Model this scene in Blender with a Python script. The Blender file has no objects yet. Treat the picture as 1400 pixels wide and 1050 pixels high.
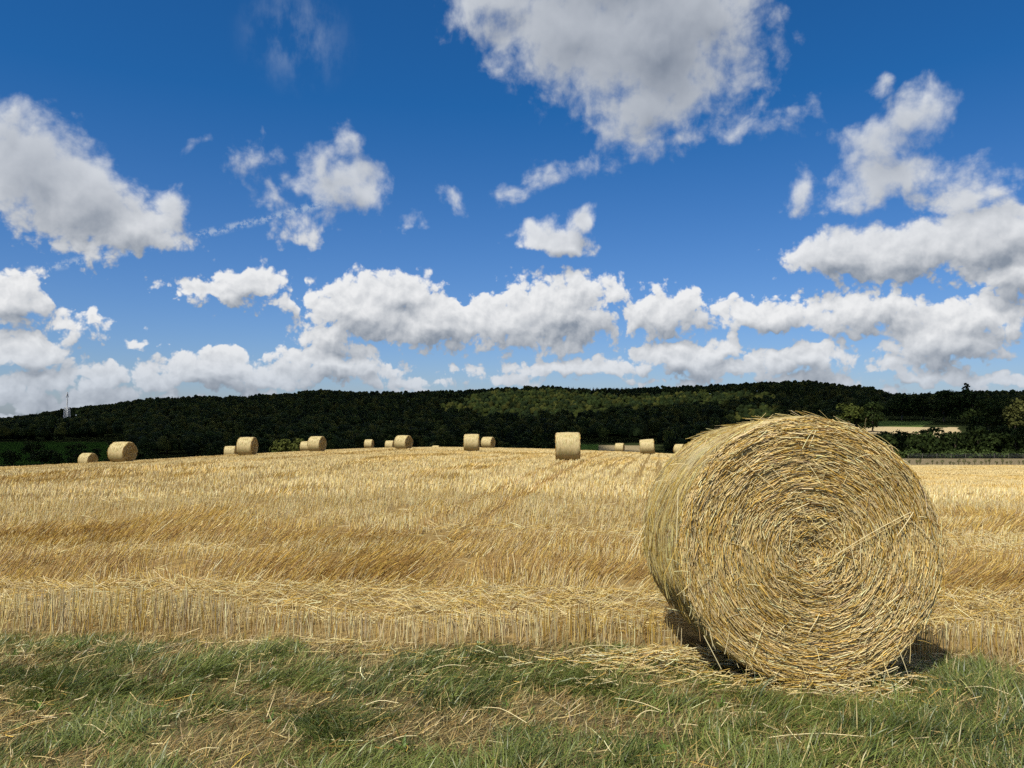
import bpy, math, random
import numpy as np
from mathutils import Vector, Euler

RNG = np.random.default_rng(11)
random.seed(5)
scene = bpy.context.scene
COL = scene.collection
F = 1052.0                      # focal length in photo pixels (1400 wide)
CAM_H = 1.55
PITCH = math.radians(2.2)
SUN = Vector((-0.30, -0.50, 0.81)).normalized()


# ------------------------------------------------------------------ numbers
def smooth(a, b, x):
    t = np.clip((x - a) / (b - a), 0, 1)
    return t * t * (3 - 2 * t)


def _hash(ix, iy, seed):
    h = (ix.astype(np.int64) * 374761393 + iy.astype(np.int64) * 668265263 + seed * 974634777) & 0xFFFFFFFF
    h = ((h ^ (h >> 13)) * 1274126177) & 0xFFFFFFFF
    h = h ^ (h >> 16)
    return (h & 0xFFFF) / 32767.5 - 1.0


def vnoise(x, y, seed=0):
    x = np.asarray(x, float); y = np.asarray(y, float)
    ix = np.floor(x); iy = np.floor(y)
    fx = x - ix; fy = y - iy
    fx = fx * fx * (3 - 2 * fx); fy = fy * fy * (3 - 2 * fy)
    a = _hash(ix, iy, seed); b = _hash(ix + 1, iy, seed)
    c = _hash(ix, iy + 1, seed); d = _hash(ix + 1, iy + 1, seed)
    return (a * (1 - fx) + b * fx) * (1 - fy) + (c * (1 - fx) + d * fx) * fy


def fbm(x, y, seed=0, octs=4):
    v = 0; amp = 0.55
    for o in range(octs):
        v = v + amp * vnoise(x * 2 ** o + 17.3 * o, y * 2 ** o - 9.1 * o, seed + o)
        amp *= 0.55
    return v


# ------------------------------------------------------------------ terrain
TT = np.linspace(-1.3, 1.3, 521)


def table(pts, blur=9):
    v = np.interp(TT, [p[0] for p in pts], [p[1] for p in pts])
    k = np.hanning(blur + 2)[1:-1]; k /= k.sum()
    return np.convolve(np.pad(v, blur // 2, mode='edge'), k, 'valid')


CREST = table([(-1.3, 655), (-.7, 640), (-.62, 635.5), (-.55, 631.5), (-.5, 628.5), (-.38, 621), (-.26, 614.5), (-.19, 611.5),
               (-.1, 609.5), (-.03, 610.5), (.05, 612.5), (.095, 614.5), (.18, 618), (.22, 620.5), (.3, 625), (.42, 632), (1.3, 640)])
RC = table([(-1.3, 75), (-.7, 75), (-.5, 80), (-.38, 90), (-.26, 110), (-.19, 125), (-.1, 131), (.095, 125), (.22, 112), (1.3, 105)])
SKYL = table([(-1.3, 585), (-.665, 571), (-.61, 563), (-.57, 555), (-.52, 550), (-.475, 543), (-.42, 540), (-.35, 540), (-.285, 535),
              (-.247, 531), (-.21, 533), (-.13, 534), (-.057, 531), (-.01, 527), (.05, 526), (.095, 529), (.17, 527), (.24, 525),
              (.285, 522), (.38, 518), (.42, 518), (.442, 522), (.47, 528), (.49, 534), (.53, 535), (.58, 532), (.665, 531), (1.3, 532)], 3)
CREST = CREST + 4.0 + 3.0 * np.clip((-.2 - TT) / .3, 0, 1)
S_ = (CREST - 565.4) / F
B_ = CAM_H / RC ** 2
A_ = S_ - 2 * CAM_H / RC


def terrain(x, y):
    x = np.asarray(x, float); y = np.asarray(y, float)
    t = np.clip(x / np.maximum(y, 4.0), -1.3, 1.3)
    a = np.interp(t, TT, A_); b = np.interp(t, TT, B_)
    wr = smooth(.37, .47, t)
    a = a * (1 - wr) + .062 * wr
    b = b * (1 - wr) - .00005 * wr
    yy = .5 * (np.sqrt((y - 5) ** 2 + 6) + (y - 5)) - .28
    yy = np.maximum(yy, 0)
    soft = smooth(4, 40, y) * .5 + .5
    zn = -(a * yy * (soft * wr + (1 - wr)) + b * yy * yy)
    zn = np.maximum(zn, -19)
    sky = np.interp(t, TT, SKYL)
    zrL = CAM_H + (565.4 - sky) / F * 900 - 12.0
    zrR = CAM_H + (565.4 - sky) / F * 700 - 12.0
    prL = np.interp(y, [150, 250, 320, 400, 480], [-17, -18.4, -18.2, -16.4, -14.6])
    k = smooth(440, 930, y) * .35 + np.clip((y - 480) / 420, 0, 1) * .65
    prL = np.where(y > 480, -14.6 + (zrL + 14.6) * k, prL)
    prR = np.interp(y, [150, 200, 225, 270, 300, 400], [-8.2, -10.2, -10.9, -8.4, -6.2, -4.2])
    prR = np.where(y > 400, -4.2 + (zrR + 4.2) * np.clip((y - 400) / 300, 0, 1), prR)
    zh = prL * (1 - wr) + prR * wr
    zh = zh - 14 * smooth(1000, 2200, y)
    w0 = 130 + 40 * wr
    w = smooth(0, 1, (y - w0) / 110)
    z = zn * (1 - w) + zh * w
    # hollow behind the left crest
    z = z - 1.25 * np.exp(-(((x + 54) / 14) ** 2 + ((y - 100) / 14) ** 2))
    z = z - .075 * np.exp(-(((x - 1.74) / .75) ** 2 + ((y - 5.75) / .55) ** 2))
    near = 1 - smooth(20, 45, y)
    z = z + near * (.030 * fbm(x * 1.3, y * 1.3, 3, 3) + .012 * fbm(x * 6, y * 6, 8, 2))
    return z


def edge(x):                   # where the verge meets the stubble
    return 5.22 - .085 * np.asarray(x, float) + .06 * vnoise(np.asarray(x) * 1.7, 0 * np.asarray(x), 4)


def ray(px, py):
    d = Vector(((px - 700) / F, 1.0, (525 - py) / F))
    c, s = math.cos(PITCH), math.sin(PITCH)
    return Vector((d.x, d.y * c - d.z * s, d.y * s + d.z * c))


def at_depth(px, py, Y):
    d = ray(px, py)
    k = Y / d.y
    return Vector((d.x * k, Y, CAM_H + d.z * k))


def ground_hit(px, py):
    d = ray(px, py)
    ys = np.geomspace(2.5, 140, 1500)
    zr = CAM_H + d.z / d.y * ys
    g = terrain(d.x / d.y * ys, ys)
    i = np.argmax(zr <= g)
    return np.array([d.x / d.y * ys[i], ys[i]])


# ------------------------------------------------------------------ mesh building
def make_mesh(name, V, Q, mat=None, col=None, smooth_faces=False, tri=None):
    me = bpy.data.meshes.new(name)
    V = np.ascontiguousarray(V, np.float32).reshape(-1, 3)
    Q = np.ascontiguousarray(Q, np.int32).reshape(-1, 4)
    loops = Q.ravel(); starts = np.arange(len(Q), dtype=np.int32) * 4
    if tri is not None and len(tri):
        tri = np.ascontiguousarray(tri, np.int32).reshape(-1, 3)
        starts = np.concatenate([starts, len(loops) + np.arange(len(tri), dtype=np.int32) * 3])
        loops = np.concatenate([loops, tri.ravel()])
    me.vertices.add(len(V)); me.vertices.foreach_set('co', V.ravel())
    me.loops.add(len(loops)); me.loops.foreach_set('vertex_index', loops)
    me.polygons.add(len(starts)); me.polygons.foreach_set('loop_start', starts.astype(np.int32))
    if smooth_faces:
        me.polygons.foreach_set('use_smooth', np.ones(len(starts), bool))
    me.update(calc_edges=True)
    if col is not None:
        c = np.ones((len(V), 4), np.float32)
        c[:, :3] = np.asarray(col, np.float32).reshape(-1, 3)
        at = me.attributes.new('col', 'FLOAT_COLOR', 'POINT')
        at.data.foreach_set('color', c.ravel())
    if mat:
        me.materials.append(mat)
    return me


def link(name, me, parent=None, loc=None):
    o = bpy.data.objects.new(name, me)
    COL.objects.link(o)
    if parent is not None:
        o.parent = parent
    if loc is not None:
        o.location = loc
    return o


def tag(o, label=None, cat=None, group=None, kind=None):
    if label: o['label'] = label
    if cat: o['category'] = cat
    if group: o['group'] = group
    if kind: o['kind'] = kind
    return o


def norm(v):
    return v / np.maximum(np.linalg.norm(v, axis=-1, keepdims=True), 1e-9)


def tubes(C, W, sides=3):
    """C (N,K,3) centre lines, W (N,K) radii."""
    N, K, _ = C.shape
    T = norm(np.gradient(C, axis=1)) if K > 2 else np.repeat(norm(C[:, 1:2] - C[:, 0:1]), K, axis=1)
    ref = norm(RNG.normal(size=(N, 1, 3)))
    u = norm(np.cross(T, np.repeat(ref, K, 1)))
    v = np.cross(T, u)
    a = np.arange(sides) / sides * 2 * np.pi
    V = C[:, :, None] + W[:, :, None, None] * (u[:, :, None] * np.cos(a)[None, None, :, None] + v[:, :, None] * np.sin(a)[None, None, :, None])
    base = np.arange(N)[:, None, None] * (K * sides) + np.arange(K - 1)[None, :, None] * sides
    j = np.arange(sides)[None, None, :]; j2 = (j + 1) % sides
    Q = np.stack([base + j, base + j2, base + sides + j2, base + sides + j], -1)
    return V.reshape(-1, 3), Q.reshape(-1, 4), K * sides


def ribbons(C, W, S):
    """C (N,K,3), W (N,K) half widths, S (N,3) side vectors."""
    N, K, _ = C.shape
    off = W[:, :, None] * S[:, None, :]
    V = np.stack([C - off, C + off], 2)
    base = np.arange(N)[:, None] * (2 * K) + np.arange(K - 1)[None] * 2
    Q = np.stack([base, base + 1, base + 3, base + 2], -1)
    return V.reshape(-1, 3), Q.reshape(-1, 4), 2 * K


class Bag:
    """collects pieces of one mesh"""
    def __init__(s): s.V = []; s.Q = []; s.C = []; s.n = 0

    def add(s, V, Q, per, col):
        s.V.append(V); s.Q.append(Q + s.n); s.n += len(V)
        s.C.append(np.repeat(col, per, axis=0) if per else col)

    def mesh(s, name, mat, smooth_faces=False):
        return make_mesh(name, np.concatenate(s.V), np.concatenate(s.Q), mat, np.concatenate(s.C), smooth_faces)


# ------------------------------------------------------------------ materials
class Nodes:
    def __init__(s, tree): s.t = tree

    def n(s, kind, **kw):
        nd = s.t.nodes.new(kind)
        ins = kw.pop('ins', {})
        for k, v in kw.items(): setattr(nd, k, v)
        for k, v in ins.items(): s.put(nd.inputs[k], v)
        return nd

    def put(s, sock, v):
        if isinstance(v, bpy.types.NodeSocket): s.t.links.new(v, sock)
        elif isinstance(v, bpy.types.Node): s.t.links.new(v.outputs[0], sock)
        else: sock.default_value = v

    def m(s, op, a, b=0.0, c=0.0, clamp=False):
        nd = s.t.nodes.new('ShaderNodeMath'); nd.operation = op; nd.use_clamp = clamp
        for i, v in enumerate((a, b, c)): s.put(nd.inputs[i], v)
        return nd.outputs[0]

    def v(s, op, a, b=(0, 0, 0), c=(0, 0, 0)):
        nd = s.t.nodes.new('ShaderNodeVectorMath'); nd.operation = op
        s.put(nd.inputs[0], a); s.put(nd.inputs[1], b)
        if op == 'MULTIPLY_ADD': s.put(nd.inputs[2], c)
        return nd.outputs['Value'] if op in ('LENGTH', 'DOT_PRODUCT', 'DISTANCE') else nd.outputs[0]

    def mix(s, f, a, b, blend='MIX'):
        nd = s.t.nodes.new('ShaderNodeMix'); nd.data_type = 'RGBA'; nd.blend_type = blend
        s.put(nd.inputs[0], f); s.put(nd.inputs[6], a); s.put(nd.inputs[7], b)
        return nd.outputs[2]

    def ramp(s, x, lo, hi, a=0.0, b=1.0, interp='SMOOTHSTEP'):
        nd = s.t.nodes.new('ShaderNodeMapRange'); nd.interpolation_type = interp
        for i, v in enumerate((x, lo, hi, a, b)): s.put(nd.inputs[i], v)
        return nd.outputs[0]


def new_mat(name):
    m = bpy.data.materials.new(name); m.use_nodes = True
    m.node_tree.nodes.clear()
    N = Nodes(m.node_tree)
    out = N.n('ShaderNodeOutputMaterial')
    return m, N, out


def strand_mat(name, rough=.55, spec=.35, transl=.15, var=.25):
    m, N, out = new_mat(name)
    at = N.n('ShaderNodeAttribute', attribute_name='col').outputs['Color']
    nz = N.n('ShaderNodeTexNoise', ins={'Scale': 60.0, 'Detail': 2.0})
    col = N.mix(N.m('MULTIPLY', nz.outputs[0], var), at, (.9, .8, .6, 1), 'MULTIPLY')
    p = N.n('ShaderNodeBsdfPrincipled', ins={'Base Color': col, 'Roughness': rough, 'Specular IOR Level': spec})
    if transl > 0:
        tr = N.n('ShaderNodeBsdfTranslucent', ins={'Color': col})
        mx = N.n('ShaderNodeMixShader', ins={0: transl, 1: p.outputs[0], 2: tr.outputs[0]})
        N.put(out.inputs[0], mx.outputs[0])
    else:
        N.put(out.inputs[0], p.outputs[0])
    return m


M_STRAW = strand_mat('straw', .45, .45, .12)
M_GRASS = strand_mat('grass_blade', .42, .45, .25)
M_LEAF = strand_mat('foliage', .75, .04, .15, .4)


def attr_mat(name, scale, amp, bump=0.0, rough=.9):
    m, N, out = new_mat(name)
    at = N.n('ShaderNodeAttribute', attribute_name='col').outputs['Color']
    tc = N.n('ShaderNodeTexCoord').outputs['Object']
    nz = N.n('ShaderNodeTexNoise', ins={'Vector': tc, 'Scale': scale, 'Detail': 8.0, 'Roughness': .7})
    f = N.ramp(nz.outputs[0], .3, .7, 1 - amp, 1 + amp, 'LINEAR')
    nd = N.v('SCALE', at)
    N.put(nd.node.inputs['Scale'], f)
    p = N.n('ShaderNodeBsdfPrincipled', ins={'Base Color': nd, 'Roughness': rough, 'Specular IOR Level': .0})
    if bump:
        b = N.n('ShaderNodeBump', ins={'Strength': bump, 'Distance': .05, 'Height': nz.outputs[0]})
        N.put(p.inputs['Normal'], b.outputs[0])
    N.put(out.inputs[0], p.outputs[0])
    return m


M_GROUND = attr_mat('ground', 9.0, .55, .6)
M_BARK = attr_mat('bark', 6.0, .4, .5)


def plain(name, colr, rough=.6, metal=0.0):
    m, N, out = new_mat(name)
    nz = N.n('ShaderNodeTexNoise', ins={'Scale': 12.0, 'Detail': 4.0})
    c = N.mix(N.m('MULTIPLY', nz.outputs[0], .5), colr + (1,), (.35, .33, .3, 1), 'MULTIPLY')
    p = N.n('ShaderNodeBsdfPrincipled', ins={'Base Color': c, 'Roughness': rough, 'Metallic': metal})
    N.put(out.inputs[0], p.outputs[0])
    return m


M_METAL = plain('galvanised_steel', (.62, .64, .66), .5, .2)
M_PANEL = plain('antenna_plastic', (.7, .7, .7), .5)
M_POST = plain('weathered_wood', (.10, .085, .065), .85)


def bale_side_mat():
    m, N, out = new_mat('netted_straw')
    at = N.n('ShaderNodeAttribute', attribute_name='cyl').outputs['Vector']
    s1 = N.v('MULTIPLY', at, (6.0, 110.0, 1.0))
    n1 = N.n('ShaderNodeTexNoise', ins={'Vector': s1, 'Scale': 1.0, 'Detail': 5.0, 'Roughness': .65})
    s2 = N.v('MULTIPLY', at, (3.0, 4.0, 1.0))
    n2 = N.n('ShaderNodeTexNoise', ins={'Vector': s2, 'Scale': 1.0, 'Detail': 4.0})
    c1 = N.mix(N.ramp(n1.outputs[0], .36, .66), (.27, .20, .08, 1), (.60, .48, .25, 1))
    c2 = N.mix(N.ramp(n2.outputs[0], .45, .7, 0, .55), c1, (.30, .29, .11, 1))
    # fine net lines running round the bale
    sep = N.n('ShaderNodeSeparateXYZ', ins={0: at})
    w = N.m('PINGPONG', N.m('ADD', sep.outputs[1], N.m('MULTIPLY', n2.outputs[0], .02)), .024)
    line = N.ramp(w, .0015, .003, .35, 0.0)
    c3 = N.mix(line, c2, (.55, .56, .36, 1))
    b = N.n('ShaderNodeBump', ins={'Strength': .9, 'Distance': .012, 'Height': n1.outputs[0]})
    p = N.n('ShaderNodeBsdfPrincipled', ins={'Base Color': c3, 'Roughness': .6, 'Specular IOR Level': .3, 'Normal': b.outputs[0]})
    N.put(out.inputs[0], p.outputs[0])
    return m


def bale_end_mat():
    m, N, out = new_mat('cut_straw_spiral')
    at = N.n('ShaderNodeAttribute', attribute_name='cyl').outputs['Vector']   # (angle, radius)
    s1 = N.v('MULTIPLY', at, (5.0, 70.0, 1.0))
    n1 = N.n('ShaderNodeTexNoise', ins={'Vector': s1, 'Scale': 1.0, 'Detail': 5.0, 'Roughness': .7})
    c1 = N.mix(N.ramp(n1.outputs[0], .38, .68), (.24, .135, .033, 1), (.60, .43, .16, 1))
    b = N.n('ShaderNodeBump', ins={'Strength': 1.0, 'Distance': .02, 'Height': n1.outputs[0]})
    p = N.n('ShaderNodeBsdfPrincipled', ins={'Base Color': c1, 'Roughness': .6, 'Specular IOR Level': .3, 'Normal': b.outputs[0]})
    N.put(out.inputs[0], p.outputs[0])
    return m


M_SIDE = bale_side_mat()
M_END = bale_end_mat()

# straw palettes (linear albedo)
PALE = np.array([.66, .525, .235]); CREAM = np.array([.77, .66, .375]); GOLD = np.array([.52, .35, .075])
BROWN = np.array([.30, .175, .045]); GREYS = np.array([.50, .40, .24])


def pick(n, w, jit=.16):
    P = np.stack([PALE, CREAM, GOLD, BROWN, GREYS])
    w = np.asarray(w, float)
    if w.ndim == 1: w = np.repeat(w[None], n, 0)
    cw = np.cumsum(w / w.sum(1, keepdims=True), 1)
    i = (RNG.random(n)[:, None] > cw).sum(1).clip(0, 4)
    return np.clip(P[i] * (1 + jit * RNG.normal(size=(n, 1))) * (1 + .022 * RNG.normal(size=(n, 3))), .02, .85)


# ------------------------------------------------------------------ ground sheet
def zone_masks(x, y):
    t = x / np.maximum(y, 4)
    wob = .012 * vnoise(x * .02, y * .02, 70)
    grass_left = (t < -.52 + wob * 2) & (y > 300) & (y < 455)
    strip_green = (t > .088) & (t < .112) & (y > 370) & (y < 435)
    strip_tan = (t >= .112) & (t < .168 + wob) & (y > 370) & (y < 425 + 500 * wob)
    tan_right = (t > .46) & (t < .59 + wob) & (y > 275) & (y < 372 + 800 * wob)
    lawn_right = (t > .475) & (t < .545 + wob) & (y >= 372 + 800 * wob) & (y < 430)
    grey_right = (t > .36) & (y > 118 + 4 * t) & (y < 205)
    return dict(gl=grass_left, sg=strip_green, st=strip_tan, tr=tan_right, lr=lawn_right, gr=grey_right)


def build_ground():
    ang = np.concatenate([np.linspace(-180, -44, 70, endpoint=False), np.linspace(-44, 44, 1300, endpoint=False), np.linspace(44, 180, 70, endpoint=False)])
    ang = np.radians(ang)
    r = np.concatenate([[.02, .5, 1.2, 2.0], np.geomspace(2.4, 3000, 420)])
    A, R = np.meshgrid(ang, r)
    X = R * np.sin(A); Y = R * np.cos(A)
    Z = terrain(X, Y)
    nr, na = X.shape
    V = np.stack([X, Y, Z], -1).reshape(-1, 3)
    i = np.arange(nr - 1)[:, None] * na; j = np.arange(na)[None]; j2 = (j + 1) % na
    Q = np.stack([i + j, i + j2, i + na + j2, i + na + j], -1).reshape(-1, 4)
    x, y = V[:, 0], V[:, 1]
    c = np.zeros((len(V), 3))
    c[:] = (.21, .145, .06)                                     # stubble soil and chaff
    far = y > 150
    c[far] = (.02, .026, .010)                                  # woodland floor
    verge = y < edge(x)
    c[verge] = (.105, .085, .042)
    mk = zone_masks(x, y)
    c[mk['gl']] = (.016, .036, .007); c[mk['sg']] = (.05, .09, .02); c[mk['lr']] = (.06, .09, .025)
    c[mk['st']] = (.22, .175, .10); c[mk['tr']] = (.36, .285, .165); c[mk['gr']] = (.155, .125, .076)
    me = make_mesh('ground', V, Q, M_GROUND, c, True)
    o = link('ground', me)
    tag(o, 'harvested farmland sloping down to a valley and a wooded ridge', 'ground', kind='structure')


build_ground()


# ------------------------------------------------------------------ stubble
def line_dist(x, y, p, q):
    d = q - p; L = np.hypot(*d); d = d / L
    s = (x - p[0]) * d[0] + (y - p[1]) * d[1]
    return np.abs(-(x - p[0]) * d[1] + (y - p[1]) * d[0]), s / L


LINE_A = (ground_hit(83, 656), ground_hit(560, 615))
TR1 = (ground_hit(690, 668), ground_hit(800, 622))
TR2 = (ground_hit(735, 668), ground_hit(826, 620))


def bale_block(x, y):
    return (np.abs(x - 1.75) < .80) & (y > 4.35) & (y < 5.95) & (np.abs(x - 1.75) < .62)


def field_points(n, r0, r1, margin=.82):
    y = np.sqrt(RNG.random(n) * (r1 ** 2 - r0 ** 2) + r0 ** 2)
    x = (RNG.random(n) * 2 - 1) * (margin * y + .4)
    return x, y


def build_stubble():
    bag = Bag()
    bands = [(4.5, 7.0, 700, .0022), (7, 10.5, 520, .0026), (10.5, 17, 260, .0038), (17, 30, 130, .0058), (30, 60, 62, .0105), (60, 125, 22, .019)]
    # rows beyond the headland run away from the viewer
    U = np.array([.19, 1.0]) / math.hypot(.19, 1)
    for r0, r1, dens, rad in bands:
        n = int(dens * .82 * (r1 ** 2 - r0 ** 2))
        x, y = field_points(n, r0, r1)
        head = 1 - smooth(11, 15, y + 1.2 * vnoise(x * .3, y * .3, 12))
        if r0 < 17:                                             # near: drill rows
            along = vnoise(x * .4, y * .4, 5) * .02
            row = .125
            yr = np.round((y + along) / row) * row + RNG.normal(size=n) * .017
            p = x * U[1] - y * U[0]; q = x * U[0] + y * U[1]
            pr = np.round(p / row) * row + RNG.normal(size=n) * .017
            xr2 = pr * U[1] + q * U[0]; yr2 = -pr * U[0] + q * U[1]
            hsel = RNG.random(n) < head
            x, y = np.where(hsel, x, xr2), np.where(hsel, yr, yr2)
        p = x * U[1] - y * U[0]; q = x * U[0] + y * U[1]
        keep = (y > edge(x)) & ~bale_block(x, y)
        # grey field on the right starts beyond the stubble
        keep &= ~((x / y > .36) & (y > 118))
        # lodged / pressed patches
        nh = fbm(x * .22, y * .85, 21, 4)                        # stretched along the edge
        nr_ = fbm(p * .9, q * .09, 31, 4)                        # stretched along the rows
        mott = fbm(x * .55, y * .16, 43, 4)
        pat = nh * head + (nr_ * (.45 + .5 * smooth(-.25, .0, x / y)) + .35 * fbm(x * .12, y * .10, 41, 3) + (.55 - .2 * smooth(-.25, .0, x / y)) * mott) * (1 - head)
        pat = pat - .16 * np.exp(-((y - 19) / 5.0) ** 2)
        yrel = y - edge(x)
        gold = smooth(-.05, .36, pat)
        lodged_shade = np.exp(-((yrel - 2.45 - .25 * vnoise(x * .5, x * 0, 9)) / .42) ** 2) + .55 * np.exp(-((yrel - 4.6 + .1 * x) / .6) ** 2)  # lodged bands; their extra brown paints in the shade of leaning stalks
        gold = np.clip(gold + 1.0 * lodged_shade * (head > .3) + .30 * smooth(.7, 1.3, yrel) * (1 - smooth(4.5, 8.5, yrel)), 0, 1)
        front = 1 - smooth(.35, .62, yrel + .12 * vnoise(x * 2.1, y * 0, 15))
        flat = (1 - front) * smooth(.0, .12, yrel - .45) * (1 - smooth(1.5, 2.0, yrel)) * head    # trodden strip behind the first rows
        flat = np.maximum(flat, smooth(.30, .5, -pat) * .75 * head)
        keep &= RNG.random(n) > flat * .72
        # heights
        h = .15 + .07 * fbm(x * .6, y * .35, 55, 3) + .02 * RNG.normal(size=n)
        left_tall = 1 - smooth(-2.3, -1.55, x)
        h = h * (1 - front) + front * (.172 + .13 * left_tall + .026 * RNG.normal(size=n) + .03 * vnoise(x * 5, y * 3, 58))
        cn = fbm(x * 2.0, y * 1.3, 57, 2) * (1 - .5 * smooth(20, 60, y))
        h = h * (1 - .45 * flat) * (1 - (.25 - .17 * front) * RNG.random(n)) * (1 + .55 * cn * (1 - front))
        keep &= RNG.random(n) > (.9 * smooth(.18, .5, -cn)) * (1 - front)
        keep &= ~((front > .5) & (RNG.random(n) < .22 + .45 * np.clip(vnoise(x * 3.2, y * 2.0, 59), 0, 1)))
        # wheel tracks, browned to paint in their shadow, and the darker line across the field
        trk = np.zeros(n)
        for TR, wd in ((TR1, .22), (TR2, .34)):
            d, s = line_dist(x, y, *TR)
            trk = np.maximum(trk, np.exp(-(d / (.5 * wd + .0012 * y)) ** 2) * smooth(8.5, 12, y))
        h = h * (1 - .35 * trk)
        dA, sA = line_dist(x, y, *LINE_A)
        la = np.exp(-(dA / (.10 + .006 * y)) ** 2) * (sA > -.25) * (sA < 1.05) * (.62 + .38 * vnoise(x * .15, y * .15, 77))
        la = np.maximum(la, .9 * trk)
        h = h * (1 + .9 * la * (1 - trk)) * (1 - .25 * smooth(30, 60, y))
        gold = np.clip(gold + la, 0, 1)
        # drill rows visible at mid distance
        if r0 >= 17:
            rowm = smooth(.1, .7, np.cos(p / .74 * 2 * np.pi)) * (.25 + .45 * smooth(-.2, .0, x / y) + .3 * smooth(.06, .15, x / y)) * smooth(18, 26, y)
            keep &= RNG.random(n) > .95 * rowm
        snap = (front > .5) & (RNG.random(n) < .10)
        h = np.where(snap, h * .55, h)
        keep_ = keep.copy()
        x, y, h, gold, front, flat, la = [a[keep] for a in (x, y, h, gold, front, flat, la)]
        n = len(x)
        # lean
        la_ang = 2.4 * fbm(x * .5, y * .7, 61, 3) + .4
        lean = (.14 + .80 * gold * (1 - front) + .9 * flat + .35 * np.abs(fbm(x * 1.4, y * 1.0, 63, 2))) * (.6 + .8 * RNG.random(n)) * (1 - .8 * front)
        lx = np.cos(la_ang) * lean + (.12 - .03 * front) * RNG.normal(size=n); ly = np.sin(la_ang) * lean * .6 - .1 * gold + (.12 - .02 * front) * RNG.normal(size=n)
        D = np.stack([lx, ly, np.ones(n)], -1)
        D = D / np.linalg.norm(D, axis=1, keepdims=True)
        L = h * (1 + .3 * gold)
        P = np.stack([x, y, terrain(x, y) - .01], -1)
        bend = np.stack([lx, ly, -.1 * np.ones(n)], -1) * .12
        C = np.stack([P, P + D * (L * .55)[:, None] + bend * (L * .3)[:, None], P + (D + bend) * L[:, None]], 1)
        if r0 >= 10: C = C[:, [0, 2]]
        W = np.repeat((rad * (.7 + .6 * RNG.random(n)) * (1 + .25 * front))[:, None], C.shape[1], 1)
        W[:, -1] *= .8
        w = np.stack([.42 - .32 * gold, .24 - .21 * gold, .16 + .40 * gold - .10 * front, .02 + .30 * gold + 1.8 * la ** 2 + 1.25 * np.clip(lodged_shade, 0, 1)[keep_] * (front < .5), .14 + .22 * front - .10 * gold], -1).clip(.01)
        col = pick(n, w)
        mean = (w[:, :, None] * np.stack([PALE, CREAM, GOLD, BROWN, GREYS])[None]).sum(1) / w.sum(1)[:, None]
        kd = smooth(14, 70, y)[:, None] * .8
        col = col * (1 - kd) + mean * (1 + .10 * fbm(x * .3, y * .1, 88, 3))[:, None] * kd
        if r0 < 17:
            V, Q, per = tubes(C, W)
        else:
            a = RNG.normal(size=n) * .6 + np.arctan2(x, y)
            S = np.stack([np.cos(a), -np.sin(a), np.zeros(n)], -1)
            V, Q, per = ribbons(C, W, S)
        bag.add(V, Q, per, col)
    # pressed and fallen straw between the stalks
    for r0, r1, dens, rad in [(4.6, 8.5, 620, .0022), (8.5, 14, 220, .0032), (14, 26, 45, .006)]:
        n = int(dens * .82 * (r1 ** 2 - r0 ** 2))
        x, y = field_points(n, r0, r1)
        yrel = y - edge(x)
        nh = fbm(x * .22, y * .85, 21, 4)
        flat = smooth(.35, .6, yrel) * (1 - smooth(1.6, 2.1, yrel))
        flat = np.clip(.10 + flat * .9 + smooth(.22, .45, -nh) * .7, 0, 1)
        keep = (yrel > .05) & (RNG.random(n) < flat * (.12 + .88 * smooth(.42, .6, yrel))) & ~bale_block(x, y)
        x, y, flat = x[keep], y[keep], flat[keep]; n = len(x)
        a = RNG.normal(size=n) * .75 + 2.0 * fbm(x * .35, y * .5, 61, 3)
        el = np.abs(RNG.normal(size=n)) * .28 + .03
        D = np.stack([np.cos(a) * np.cos(el), np.sin(a) * np.cos(el), np.sin(el)], -1) * np.sign(RNG.normal(size=(n, 1)))
        D[:, 2] = np.abs(D[:, 2])
        L = .06 + .15 * RNG.random(n)
        P = np.stack([x, y, terrain(x, y) + .005 + .07 * RNG.random(n) * flat], -1)
        bend = np.stack([RNG.normal(size=n), RNG.normal(size=n), -.6 * np.ones(n)], -1) * .12
        s = np.linspace(0, 1, 3)
        C = P[:, None] + D[:, None] * (s[None, :, None] * L[:, None, None]) + bend[:, None] * (s[None, :, None] ** 2 * L[:, None, None])
        W = np.repeat((rad * (.7 + .6 * RNG.random(n)))[:, None], 3, 1)
        V, Q, per = tubes(C, W)
        bag.add(V, Q, per, pick(n, [.42, .20, .30, .05, .03]))
    o = link('stubble', bag.mesh('stubble', M_STRAW))
    tag(o, 'cut golden wheat stubble covering the field behind the grass verge', 'stubble', kind='stuff')


build_stubble()


# ------------------------------------------------------------------ verge: grass, thatch, litter
def gauss_px(x, y, spots):
    v = np.zeros_like(x)
    for px, py, rx, ry, k in spots:
        g = ground_hit(px, py)
        v += k * np.exp(-(((x - g[0]) / rx) ** 2 + ((y - g[1]) / ry) ** 2))
    return v


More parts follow.
